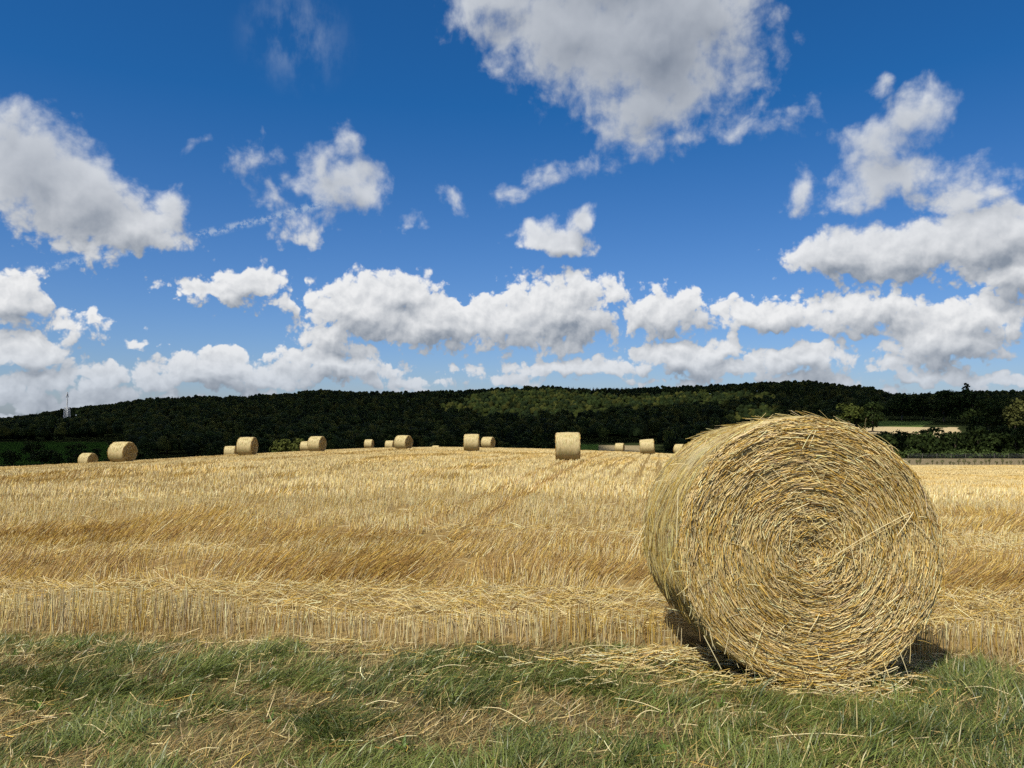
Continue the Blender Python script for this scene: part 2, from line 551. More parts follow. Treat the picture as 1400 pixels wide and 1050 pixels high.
BROWN_SPOTS = [(430, 880, .5, .14, .9), (120, 985, .55, .16, 1.0), (250, 960, .5, .10, .6), (540, 1005, .35, .12, 1.0), (330, 1020, .5, .10, .7), (700, 960, .25, .09, .7),
               (640, 925, .2, .07, .5), (560, 885, .5, .07, .7), (880, 920, .4, .16, 1.2), (1090, 945, .7, .10, .9), (1000, 1000, .3, .12, .5), (830, 1000, .3, .10, .4),
               (1240, 1020, .3, .1, .4), (730, 925, .25, .06, .5), (1180, 940, .3, .12, .6), (180, 880, .4, .08, .4), (1330, 905, .4, .12, .5)]
GREEN_SPOTS = [(110, 935, .5, .15, .9), (40, 930, .3, .12, .6), (560, 935, .6, .20, 1.0), (480, 910, .4, .12, .6), (350, 940, .35, .12, .7), (600, 960, .35, .15, .6),
               (430, 1005, .25, .12, .4), (780, 925, .35, .10, .5), (960, 960, .6, .15, .6), (1180, 990, .6, .16, .7), (1300, 950, .6, .2, .7), (240, 890, .3, .07, .7),
               (380, 1040, .25, .08, .6), (500, 1040, .3, .08, .5), (1350, 1010, .5, .2, .5), (760, 975, .4, .1, .4), (680, 885, .3, .06, .5)]


def green_mask(x, y):
    n = fbm(x * 3.0 + .7, y * 5.5, 91, 4)
    v = n * 2.0 + .12 + .30 + .7 * gauss_px(x, y, GREEN_SPOTS) - .75 * gauss_px(x, y, BROWN_SPOTS)
    return v


def verge_points(n, y0=2.55, over=.1):
    x = RNG.random(n) * 10.6 - 5.0
    y = y0 + RNG.random(n) ** .85 * 3.3
    k = (y < edge(x) + over) & (np.abs(x) < .86 * y + .5)
    return x[k], y[k]


def blades(x, y, L, az, tilt, curl, width, col, nseg=4, lift=0.0):
    n = len(x)
    P = np.stack([x, y, terrain(x, y) - .006 + lift], -1)
    Hd = np.stack([np.cos(az), np.sin(az), np.zeros(n)], -1)
    s = np.linspace(0, 1, nseg)
    ang = tilt[:, None] + curl[:, None] * s[None]               # angle from vertical grows along the blade
    step = (L / (nseg - 1))[:, None]
    dx = np.sin(ang) * step; dz = np.cos(ang) * step
    cx = np.cumsum(dx, 1) - dx[:, :1]; cz = np.cumsum(dz, 1) - dz[:, :1]
    cz = np.maximum(cz, -.004 + .008 * RNG.random((n, 1)))
    C = P[:, None] + Hd[:, None] * cx[:, :, None]
    C[:, :, 2] += cz
    tz = terrain(C[:, :, 0].ravel(), C[:, :, 1].ravel()).reshape(n, nseg)
    C[:, :, 2] = np.maximum(C[:, :, 2], tz + .004)
    W = width[:, None] * (1 - s[None] ** 1.6 * .92)
    tw = RNG.normal(size=n) * .7
    S = np.stack([-np.sin(az + tw), np.cos(az + tw), .25 * RNG.normal(size=n)], -1)
    return ribbons(C, W, norm(S)) + (col,)


def build_verge():
    # green blades grow in tufts
    g = Bag()
    nt = 5200
    tx, ty = verge_points(nt)
    gm = green_mask(tx, ty) - .12
    k = RNG.random(len(tx)) < smooth(-.05, .6, gm) * .97 + .03
    tx, ty, gm = tx[k], ty[k], gm[k]
    per = 58
    n = len(tx) * per
    rep = np.repeat(np.arange(len(tx)), per)
    sp = .035 + .035 * RNG.random(len(tx))
    x = tx[rep] + RNG.normal(size=n) * sp[rep]; y = ty[rep] + RNG.normal(size=n) * sp[rep] * .8
    field = .3 + 2.8 * fbm(tx * 1.1, ty * 1.6, 101, 3)
    az = field[rep] + RNG.normal(size=n) * .48 + RNG.normal(size=len(tx))[rep] * .75
    lush = smooth(-.1, .9, gm)
    nearedge = smooth(.0, .35, edge(tx) - ty)
    Lt = (.045 + .115 * lush ** 1.2) * (.7 + .6 * RNG.random(len(tx))) * (.45 + .55 * nearedge)
    L = Lt[rep] * (.55 + .6 * RNG.random(n))
    tilt = np.clip(.78 + .38 * RNG.normal(size=n), .05, 1.5)
    curl = .55 + .75 * RNG.random(n)
    hue = np.clip(.5 + .55 * fbm(tx * 1.7, ty * 2.4, 111, 2) + .28 * RNG.normal(size=len(tx)), 0, 1)
    c0 = np.array([.042, .066, .010]); c1 = np.array([.165, .200, .044]); c2 = np.array([.34, .275, .10])
    ct = c0 + (c1 - c0) * hue[:, None]
    col = ct[rep] * (1 + .22 * RNG.normal(size=(n, 1)))
    dry = RNG.random(n) < (.32 - .24 * lush)[rep]
    col[dry] = c2 * (.7 + .7 * RNG.random((dry.sum(), 1)))
    w = .0017 + .0024 * RNG.random(n) ** 2
    V, Q, p, c = blades(x, y, L, az, tilt, curl, w, np.clip(col, .015, .4))
    g.add(V, Q, p, c)
    # short sparse green everywhere
    x, y = verge_points(70000)
    gm = green_mask(x, y)
    k = RNG.random(len(x)) < .34 + .66 * smooth(-.2, .5, gm)
    x, y = x[k], y[k]; n = len(x)
    col = (c0 + (c1 - c0) * RNG.random((n, 1))) * (.8 + .5 * RNG.random((n, 1)))
    V, Q, p, c = blades(x, y, .03 + .06 * RNG.random(n), RNG.random(n) * 6.28, np.clip(.6 + .4 * RNG.normal(size=n), 0, 1.4), .6 * RNG.random(n), .0012 + .001 * RNG.random(n), col, 3)
    g.add(V, Q, p, c)
    # small broad-leaved weeds among the grass
    wx, wy = verge_points(240); per = 11
    rep = np.repeat(np.arange(len(wx)), per); n = len(rep)
    V, Q, p, c = blades(wx[rep] + .008 * RNG.normal(size=n), wy[rep] + .008 * RNG.normal(size=n), .03 + .045 * RNG.random(n), RNG.random(n) * 6.28,
                        .35 + .7 * RNG.random(n), .9 * RNG.random(n), .006 + .006 * RNG.random(n), np.array([.10, .17, .03]) * (.6 + .7 * RNG.random((n, 1))), 4)
    g.add(V, Q, p, c)
    tag(link('grass', g.mesh('grass', M_GRASS)), 'rough green grass growing in tufts along the verge in front of the stubble', 'grass', kind='stuff')

    # dead grass
    d = Bag()
    x, y = verge_points(150000)
    gm = green_mask(x, y)
    k = RNG.random(len(x)) < .30 + .70 * (1 - smooth(-.3, .35, gm))
    x, y, gm = x[k], y[k], gm[k]; n = len(x)
    pal = np.array([[.28, .19, .06], [.46, .35, .15], [.20, .125, .036], [.30, .255, .11], [.10, .07, .024]])
    patch = fbm(x * 2.2, y * 3, 131, 3)
    ci = np.clip((RNG.random(n) * 5 + patch * 1.5), 0, 4.99).astype(int)
    col = pal[ci] * (.75 + .5 * RNG.random((n, 1)))
    V, Q, p, c = blades(x, y, .035 + .085 * RNG.random(n), .3 + 1.6 * fbm(x * .6, y * .9, 141, 3) + RNG.normal(size=n) * .9,
                        np.clip(1.12 + .36 * RNG.normal(size=n), .1, 1.7), .5 * RNG.random(n), .0012 + .0022 * RNG.random(n) ** 2, col, 3, .016 * RNG.random(n))
    d.add(V, Q, p, c)
    tag(link('dry_grass', d.mesh('dry_grass', M_STRAW)), 'flattened brown dead grass matted between the green tufts of the verge', 'dry grass', kind='stuff')

    # loose straw
    s = Bag()
    spots = [(875, 915, .32, .15, 1.0), (1090, 940, .62, .10, 1.1), (960, 905, .35, .12, .8), (1180, 950, .22, .16, .9), (1010, 915, .4, .1, .8), (740, 915, .2, .05, .5),
             (620, 905, .3, .06, .25), (430, 885, .45, .1, .3), (120, 990, .5, .15, .10), (1235, 915, .2, .1, .5), (700, 895, 2.5, .06, .08), (250, 885, 1.5, .06, .10), (800, 940, .12, .05, .4)]
    x, y = verge_points(70000)
    k = RNG.random(len(x)) < .014 + .75 * np.clip(gauss_px(x, y, spots), 0, 1)
    x, y = x[k], y[k]; n = len(x)
    a = RNG.random(n) * 6.28; a = np.where(RNG.random(n) < .6, RNG.normal(size=n) * .5, a)
    el = RNG.normal(size=n) * .16 + .08
    L = .06 + .16 * RNG.random(n) ** 1.5
    D = np.stack([np.cos(a) * np.cos(el), np.sin(a) * np.cos(el), np.sin(el)], -1)
    dens = np.clip(gauss_px(x, y, spots), 0, 1.2)
    P = np.stack([x, y, terrain(x, y) + .012 + (.02 + .07 * dens) * RNG.random(n)], -1)
    ss = np.linspace(-.5, .5, 4)
    bend = RNG.normal(size=(n, 3)) * .18
    C = P[:, None] + D[:, None] * (ss[None, :, None] * L[:, None, None]) - bend[:, None] * (ss[None, :, None] ** 2 * L[:, None, None])
    C[:, :, 2] = np.maximum(C[:, :, 2], terrain(C[:, :, 0].ravel(), C[:, :, 1].ravel()).reshape(n, 4) + .006)
    V, Q, p = tubes(C, np.repeat((.0014 + .0018 * RNG.random(n))[:, None], 4, 1))
    s.add(V, Q, p, pick(n, [.42, .25, .22, .05, .06]))
    # a few long single stalks seen lying on the grass
    for (x0, y0, x1, y1) in [(1050, 1021, 1180, 1019), (660, 978, 720, 1000), (520, 1035, 570, 1018), (870, 992, 900, 984), (500, 975, 545, 972), (108, 1003, 145, 1015),
                             (260, 1045, 300, 1035), (1320, 950, 1380, 960), (840, 965, 905, 983), (590, 925, 640, 920), (320, 955, 330, 915), (30, 955, 60, 952), (770, 900, 850, 893), (1010, 985, 985, 1005)]:
        p0, p1 = ground_hit(x0, y0), ground_hit(x1, y1)
        q = np.linspace(0, 1, 6)
        cx = p0[0] + (p1[0] - p0[0]) * q; cy = p0[1] + (p1[1] - p0[1]) * q + .01 * np.sin(q * 5)
        C = np.stack([cx, cy, terrain(cx, cy) + .04 + .015 * np.sin(q * 3)], -1)[None]
        V, Q, p = tubes(C, np.full((1, 6), .0019), 5)
        s.add(V, Q, p, CREAM[None])
    tag(link('straw_litter', s.mesh('straw_litter', M_STRAW)), 'loose pale straw scattered on the verge and heaped beneath the big bale', 'loose straw', kind='stuff')


build_verge()

# ------------------------------------------------------------------ straw bales
RB, LB = .788, 1.28


def set_cyl(me, arr):
    at = me.attributes.new('cyl', 'FLOAT_VECTOR', 'POINT')
    at.data.foreach_set('vector', np.ascontiguousarray(arr, np.float32).ravel())


def bale_radius(th, y, seed, amp):
    r = RB * (1 + amp * (.5 * fbm(th * 1.2 + 9, y * 1.5, seed, 3) + .25 * vnoise(np.cos(th) * 3, np.sin(th) * 3 + y * 6, seed + 7)))
    e = np.abs(y) / (LB / 2)
    return r - .045 * smooth(.86, 1.0, e) ** 1.5


def squash(p):
    """settle on the ground: flatten the lowest few centimetres; p in bale space with the axis at z=RB"""
    z = p[..., 2]
    z2 = np.where(z < .05, .02 + .6 * np.maximum(z, 0.0), z)
    p = p.copy(); p[..., 2] = z2
    return p


def side_mesh(name, seed, nth, ny, amp):
    th = np.linspace(0, 2 * np.pi, nth, endpoint=False); y = np.linspace(-LB / 2, LB / 2, ny)
    T, Yv = np.meshgrid(th, y)
    # periodic noise: blend over the seam
    w = smooth(0, .6, T)
    R = bale_radius(T, Yv, seed, amp) * w + bale_radius(T + 2 * np.pi, Yv, seed, amp) * (1 - w)
    P = np.stack([R * np.cos(T), Yv, RB + R * np.sin(T)], -1)
    P = squash(P).reshape(-1, 3)
    i = np.arange(ny - 1)[:, None] * nth; j = np.arange(nth)[None]; j2 = (j + 1) % nth
    Q = np.stack([i + j, i + j2, i + nth + j2, i + nth + j], -1)
    me = make_mesh(name, P, Q, M_SIDE, None, True)
    set_cyl(me, np.stack([T * RB, Yv, 0 * T], -1).reshape(-1, 3))
    return me


def dish(r):
    """depth of the end below the rim plane (inwards positive)"""
    return .035 * np.exp(-(r / .09) ** 2) + .02 * smooth(.72, .8, r) + .012 * (1 - r / RB)


def end_mesh(name, seed, nth, nr, sgn, amp):
    r = np.linspace(0, 1, nr) ** .8; th = np.linspace(0, 2 * np.pi, nth, endpoint=False)
    T, Rr = np.meshgrid(th, r)
    yy = np.full_like(T, sgn * LB / 2)
    w = smooth(0, .6, T)
    edge_r = bale_radius(T, yy, seed, amp) * w + bale_radius(T + 2 * np.pi, yy, seed, amp) * (1 - w)
    R = edge_r * Rr
    Yv = sgn * (LB / 2 + .004 - dish(R) + .012 * fbm(R * np.cos(T) * 7, R * np.sin(T) * 7, seed + 3, 3) * (1 - smooth(.85, 1.0, Rr)))
    P = squash(np.stack([R * np.cos(T), Yv, RB + R * np.sin(T)], -1)).reshape(-1, 3)
    i = np.arange(nr - 1)[:, None] * nth; j = np.arange(nth)[None]; j2 = (j + 1) % nth
    Q = np.stack([i + j, i + j2, i + nth + j2, i + nth + j], -1)
    if sgn > 0: Q = Q[..., ::-1]
    me = make_mesh(name, P, Q, M_END, None, True)
    set_cyl(me, np.stack([T * np.maximum(R, .08), R, 0 * T], -1).reshape(-1, 3))
    return me


def spiral_straws(n, sgn, wmul=1.0, lmul=1.0, seed=1, weights=(.47, .21, .24, .05, .03), prick=.10):
    r = RB * np.sqrt(RNG.random(n)) * .985
    th = RNG.random(n) * 2 * np.pi
    core = np.exp(-(r / .16) ** 2)
    L = (.03 + .14 * RNG.random(n) ** 1.5) * lmul * (1 - .5 * core)
    tilt = RNG.normal(size=n) * (.125 + .9 * core) + .03          # turn towards the radius
    K = 3
    s = np.linspace(-.5, .5, K)
    out = np.abs(RNG.normal(size=n)) * .011 + .017 * (fbm(r * 24, th * 1.4, seed + 50, 3) + .35)
    pricks = RNG.normal(size=n) * prick
    stick = RNG.random(n) < .05
    pricks[stick] *= 3.0
    tilt[stick] *= 2.5
    er = np.stack([np.cos(th), np.sin(th)], -1); et = np.stack([-np.sin(th), np.cos(th)], -1)
    d2 = et * np.cos(tilt)[:, None] + er * np.sin(tilt)[:, None]
    bow = RNG.normal(size=n) * .10 - .35 * L / np.maximum(r, .12) * .5
    dl = s[None] * L[:, None]
    xy = (er * r[:, None])[:, None] + d2[:, None] * dl[:, :, None] + er[:, None] * (bow[:, None] * (dl ** 2) / L[:, None])[:, :, None] * 2
    rk = np.linalg.norm(xy, axis=2)
    lim = RB * 1.0
    xy = xy * np.minimum(1, lim / np.maximum(rk, 1e-6))[:, :, None]; rk = np.minimum(rk, lim)
    yk = LB / 2 - dish(rk) + out[:, None] + pricks[:, None] * dl
    C = np.stack([xy[..., 0], sgn * yk, RB + xy[..., 1]], -1)
    C[..., 2] = np.maximum(C[..., 2], .012)
    W = np.repeat((wmul * (.0011 + .0023 * RNG.random(n) ** 1.8))[:, None], K, 1)
    V, Q, per = tubes(C, W)
    return V, Q, per, np.clip(pick(n, weights, .2) * np.array([1.04, .995, .97]), .02, .86)


def side_fibres(n, wmul=1.0, weights=(.26, .08, .26, .18, .22)):
    th = RNG.random(n) * 2 * np.pi; y = (RNG.random(n) - .5) * LB * .985
    L = .05 + .16 * RNG.random(n)
    tilt = RNG.normal(size=n) * .12
    s = np.linspace(-.5, .5, 4)
    thk = th[:, None] + np.cos(tilt)[:, None] * s[None] * L[:, None] / RB
    yk = y[:, None] + np.sin(tilt)[:, None] * s[None] * L[:, None]
    lift = RNG.normal(size=n) * .003 + .004
    loose = RNG.random(n) < .05
    R = RB * .998 - .045 * smooth(.86, 1, np.abs(yk) / (LB / 2)) ** 1.5 + lift[:, None] + np.where(loose, .05, .0)[:, None] * (s[None] + .5) * RNG.random((n, 1))
    C = np.stack([R * np.cos(thk), yk, RB + R * np.sin(thk)], -1)
    C[..., 2] = np.maximum(C[..., 2], .01)
    W = np.repeat((wmul * (.0009 + .0012 * RNG.random(n)))[:, None], 4, 1)
    V, Q, per = tubes(C, W)
    col = pick(n, weights) * np.array([.86, .88, .78])
    return V, Q, per, col


def combine(name, base, extra_list, mats):
    """join a base mesh (with its material) and strands into ONE mesh of one part"""
    nb = len(base.vertices)
    co = np.empty(nb * 3, np.float32); base.vertices.foreach_get('co', co)
    q = np.empty(len(base.loops), np.int32); base.loops.foreach_get('vertex_index', q)
    cy = np.empty(nb * 3, np.float32); base.attributes['cyl'].data.foreach_get('vector', cy)
    V = [co.reshape(-1, 3)]; Q = [q.reshape(-1, 4)]; C = [np.ones((nb, 3)) * .4]; n = nb; nq = len(Q[0])
    for Ve, Qe, per, c in extra_list:
        V.append(Ve); Q.append(Qe + n); n += len(Ve); C.append(np.repeat(c, per, 0))
    me = make_mesh(name, np.concatenate(V), np.concatenate(Q), None, np.concatenate(C), True)
    at = np.zeros((n, 3), np.float32); at[:nb] = cy.reshape(-1, 3); set_cyl(me, at)
    for m in mats: me.materials.append(m)
    mi = np.ones(len(me.polygons), np.int32); mi[:nq] = 0
    me.polygons.foreach_set('material_index', mi)
    bpy.data.meshes.remove(base)
    return me


def bale_root(name, x, y, rotz, label, group=None, tilt=0.0, sink=0.0):
    o = bpy.data.objects.new(name, None); COL.objects.link(o)
    o.empty_display_size = .3
    z = float(terrain(np.array([x]), np.array([y]))[0])
    o.location = (x, y, z - sink); o.rotation_euler = (0, tilt, rotz)
    return tag(o, label, 'straw bale', group)


# the big bale in the foreground
FX, FY = 1.768, 4.53
big = bale_root('straw_bale', FX, FY + LB / 2, 0.0, 'huge round straw bale resting on the verge, its spiral end towards the viewer')
big.rotation_euler.x = math.radians(-4.0)
big.location.z = float(terrain(np.array([FX]), np.array([FY]))[0]) - .035
link('wrapped_side', combine('big_wrapped_side', side_mesh('s', 3, 220, 60, .022), [side_fibres(16000)], [M_SIDE, M_STRAW]), big)
link('spiral_end', combine('big_spiral_end', end_mesh('e', 3, 240, 90, -1, .022), [spiral_straws(46000, -1)], [M_END, M_STRAW]), big)
link('spiral_end', combine('big_back_end', end_mesh('e', 3, 120, 40, 1, .022), [spiral_straws(2500, 1, 1.6)], [M_END, M_STRAW]), big)


def loose_straws():
    b = Bag()
    # rim whiskers
    n = 340
    th = RNG.random(n) * 2 * np.pi
    rim = RB * (.985 + .02 * RNG.random(n))
    P = np.stack([rim * np.cos(th), -LB / 2 - .03 + np.where(RNG.random(n) < .5, .06, 1.1) * RNG.random(n), RB + rim * np.sin(th)], -1)
    tg = np.stack([-np.sin(th), 0 * th, np.cos(th)], -1) * np.sign(RNG.normal(size=(n, 1)))
    rd = np.stack([np.cos(th), 0 * th, np.sin(th)], -1)
    D = norm(tg + rd * (.12 + .45 * RNG.random((n, 1)) ** 2) + np.array([0, -1, 0]) * RNG.normal(size=(n, 1)) * .4)
    L = .03 + .10 * RNG.random(n) ** 2
    s = np.linspace(0, 1, 4)
    bend = RNG.normal(size=(n, 3)) * .2; bend[:, 2] -= .25
    C = P[:, None] + D[:, None] * s[None, :, None] * L[:, None, None] + bend[:, None] * s[None, :, None] ** 2 * L[:, None, None]
    C[..., 2] = np.maximum(C[..., 2], .012)
    V, Q, p = tubes(C, np.repeat((.0012 + .0013 * RNG.random(n))[:, None], 4, 1))
    b.add(V, Q, p, pick(n, [.45, .25, .2, .06, .04]))
    # straws poking out of the end
    n = 420
    r = RB * np.sqrt(RNG.random(n)) * .95; th = RNG.random(n) * 6.28
    P = np.stack([r * np.cos(th), np.full(n, -LB / 2 - .01), RB + r * np.sin(th)], -1)
    D = norm(np.stack([RNG.normal(size=n), -.25 - .5 * RNG.random(n) ** 2, RNG.normal(size=n) - .2], -1))
    L = .05 + .10 * RNG.random(n)
    bend = RNG.normal(size=(n, 3)) * .15; bend[:, 2] -= .25; bend[:, 1] = np.abs(bend[:, 1]) * .8
    C = P[:, None] + D[:, None] * s[None, :, None] * L[:, None, None] + bend[:, None] * s[None, :, None] ** 2 * L[:, None, None]
    C[..., 2] = np.maximum(C[..., 2], .012)
    V, Q, p = tubes(C, np.repeat((.0012 + .0012 * RNG.random(n))[:, None], 4, 1))
    b.add(V, Q, p, pick(n, [.48, .3, .17, .03, .02]))

    # single long straws seen on the end: pixel pairs
    def long_straw(x0, y0, x1, y1, w=.0026, out=.045, sag=.0, colr=CREAM):
        a = at_depth(x0, y0, FY); c = at_depth(x1, y1, FY)
        q = np.linspace(0, 1, 7)
        C = np.stack([a.x + (c.x - a.x) * q - FX, np.full(7, -LB / 2 - out) + .02 * (q - .5) ** 2, a.z + (c.z - a.z) * q + sag * np.sin(q * 3.14)], -1)[None]
        V, Q, p = tubes(C, np.full((1, 7), w), 5)
        b.add(V, Q, p, colr[None])
    long_straw(1142, 752, 1250, 692, .0021, .045, .012)
    long_straw(1155, 745, 1246, 697, .0016, .05, -.004, PALE)
    long_straw(1228, 725, 1252, 692, .0028, .05)
    long_straw(1250, 705, 1284, 742, .0022, .04, .01)
    long_straw(1110, 606, 1122, 580, .0024, .035)
    long_straw(1020, 622, 1038, 640, .0024, .04)
    long_straw(1062, 660, 1040, 640, .0024, .04)
    long_straw(1085, 690, 1110, 680, .0026, .04)
    long_straw(930, 660, 926, 735, .0030, .03)
    long_straw(962, 860, 985, 905, .0026, .03)
    long_straw(1225, 872, 1240, 915, .0022, .03)
    long_straw(968, 840, 975, 875, .0026, .02)
    long_straw(1085, 712, 1080, 745, .0026, .035)
    long_straw(1130, 800, 1136, 840, .0020, .04, 0, BROWN)
    long_straw(1105, 855, 1120, 830, .0024, .04)

    # straws sticking up from the top and left shoulder
    def spike(px, py, qx, qy, Y, w=.0024):
        a = at_depth(px, py, Y); c = at_depth(qx, qy, Y - .05)
        q = np.linspace(0, 1, 5)
        C = np.stack([a.x + (c.x - a.x) * q - FX, a.y + (c.y - a.y) * q - FY - LB / 2, a.z + (c.z - a.z) * q + .01 * np.sin(q * 3.14)], -1)[None]
        V, Q, p = tubes(C, np.full((1, 5), w), 4)
        b.add(V, Q, p, CREAM[None])
    for s4 in [(976, 597, 973, 585, 4.9), (985, 601, 965, 603, 4.8), (1074, 568, 1100, 570, 4.55), (1132, 576, 1124, 565, 4.55), (1148, 576, 1153, 571, 4.55), (945, 622, 920, 622, 5.0),
               (930, 620, 931, 611, 5.0), (915, 640, 899, 643, 5.3), (1207, 618, 1212, 604, 4.6), (1210, 616, 1208, 610, 4.6), (885, 695, 862, 735, 5.5), (884, 700, 868, 742, 5.4),
               (884, 715, 858, 748, 5.4), (888, 690, 880, 660, 5.4), (1250, 690, 1262, 668, 4.6), (1272, 740, 1288, 725, 4.6)]:
        spike(*s4)
    return b.mesh('loose_straw', M_STRAW)


tag(link('loose_straw', loose_straws(), big), kind='stuff')

# the bales far out on the field: one kind, copied with all its parts
far_side = combine('far_wrapped_side', side_mesh('s', 14, 64, 16, .055), [side_fibres(700, 3.0, (.45, .12, .28, .0, .15))], [M_SIDE, M_STRAW])
far_end_a = combine('far_spiral_end', end_mesh('e', 14, 64, 16, -1, .055), [spiral_straws(800, -1, 5.0, 1.5, weights=(.30, .10, .36, .20, .04))], [M_END, M_STRAW])
far_end_b = combine('far_spiral_end', end_mesh('e', 14, 64, 16, 1, .055), [spiral_straws(500, 1, 5.0, 1.5, weights=(.30, .10, .36, .20, .04))], [M_END, M_STRAW])
# centre px, size px (height), turn of the end away from the viewer in degrees, depth override, label
FARB = [
    (122, 86, 46, 'leftmost bale, sunk half behind the field crest', 0),
    (169, 58.5, 48, 'round bale on the left, its shaded end turned right, beside the half sunk bale', 0),
    (316, 104, 78, 'smaller bale half covered by a larger one, left of the two olive bushes', 0),
    (339, 67, 64, 'straw bale just left of the two olive bushes, in front of a smaller one', 0),
    (419.5, 112, 70, 'bale mostly hidden, a sliver of it showing right of the olive bushes', 0),
    (434, 76, 60, 'straw bale just right of the two olive bushes, hiding most of another bale', 0),
    (505, 125, 74, 'small distant bale standing alone on the crest, right of the bushes and their bales', 0),
    (533.5, 138, 70, 'tiniest straw bale of the crest, close to the left of a bigger bale', 0),
    (552, 80, 55, 'straw bale on the crest, its dark end facing right, a tiny bale at its left', 0),
    (596, 150, 80, 'top of a bale barely peeping over the crest, left of the middle pair', 0),
    (645, 66.5, 86, 'upright looking bale with a dark right edge, left one of the middle pair', 0),
    (667.5, 101, 66, 'smaller straw bale right of the upright looking bale, its end turned right', 0),
    (776, 42.5, 91, 'largest of the bales out on the field, casting a shadow beside the wheel tracks', 0),
    (847, 132, 78, 'small pale bale sunk behind the crest in front of the distant tan strip', 0),
    (885, 77, 90, 'straw bale leaning a little to the left above the drill rows', -4),
    (929, 108, 62, 'small straw bale peeking out beside the left shoulder of the huge foreground bale', 0),
]
proto = None
for px, Y, turn, label, tl in FARB:
    x = (px - 700) / F * Y
    to_cam = math.atan2(x, Y)      # the viewer is seen along this bearing
    # end normal (0,-1) points at the viewer when rotz = -bearing; turn it to the right by 'turn'
    rz = -to_cam + math.radians(turn)
    if proto is None:
        o = bale_root('straw_bale', x, Y, rz, label, 'straw bales scattered over the stubble field')
        link('wrapped_side', far_side, o); link('spiral_end', far_end_a, o); link('spiral_end', far_end_b, o)
        proto = o
    else:
        o = proto.copy(); COL.objects.link(o)
        o['label'] = label
        o.location = (x, Y, float(terrain(np.array([x]), np.array([Y]))[0])); o.rotation_euler = (0, 0, rz)
        kx = random.uniform(.95, 1.05); o.scale = (kx, random.uniform(.93, 1.07), random.uniform(.93, 1.03))
        for ch in list(proto.children):
            c = ch.copy(); COL.objects.link(c); c.parent = o
    if tl: o.rotation_euler = (math.radians(tl), 0, rz)


# ------------------------------------------------------------------ woods
def leaf_cloud(n, lobes, size, seed, flat=.85, nj=.6, lo=.55):
    rg = np.random.default_rng(seed)
    c = np.array([l[:3] for l in lobes]); rad = np.array([l[3] for l in lobes])
    w = rad ** 2; i = rg.choice(len(lobes), n, p=w / w.sum())
    d = norm(rg.normal(size=(n, 3)))
    d[:, 2] = np.where(d[:, 2] < -.35, -d[:, 2] * .6, d[:, 2])
    P = c[i] + d * (rad[i] * (lo + (1.05 - lo) * rg.random(n) ** .7))[:, None] * np.array([1, 1, flat])
    nrm = norm(d + nj * rg.normal(size=(n, 3)))
    u = norm(np.cross(nrm, rg.normal(size=(n, 3)))); v = np.cross(nrm, u)
    s = size * (.55 + .8 * rg.random(n)); 
    su = u * s[:, None]; sv = v * (s * (.55 + .4 * rg.random(n)))[:, None]
    bow = nrm * (s * .25)[:, None]
    V = np.stack([P - su, P - sv - bow * .3, P + su, P + sv + bow], 1)
    Q = np.arange(n * 4).reshape(n, 4)
    return V.reshape(-1, 3), Q, n


def crown_lobes(w, h, seed, k=9, base=.25):
    rg = np.random.default_rng(seed)
    out = [(0, 0, h * (.5 + base * .3), w * .36)]
    for j in range(k):
        a = rg.random() * 6.28; rr = w * .32 * math.sqrt(rg.random())
        z = h * (base + (1 - base) * (.15 + .75 * rg.random()))
        k2 = 1 - .55 * abs((z / h - .55)) * 1.4
        out.append((rr * math.cos(a) * k2, rr * math.sin(a) * k2, z, w * (.13 + .13 * rg.random())))
    return out


# far-off wood: one mass
def mast_place():
    t = (92 - 700) / F
    ys = np.linspace(455, 860, 500)
    row = 565.4 + F * (CAM_H - terrain(t * ys, ys)) / ys
    return t, float(ys[np.argmin(np.abs(row - 575))])


MAST_T, MAST_Y = mast_place()
print('mast', MAST_Y)


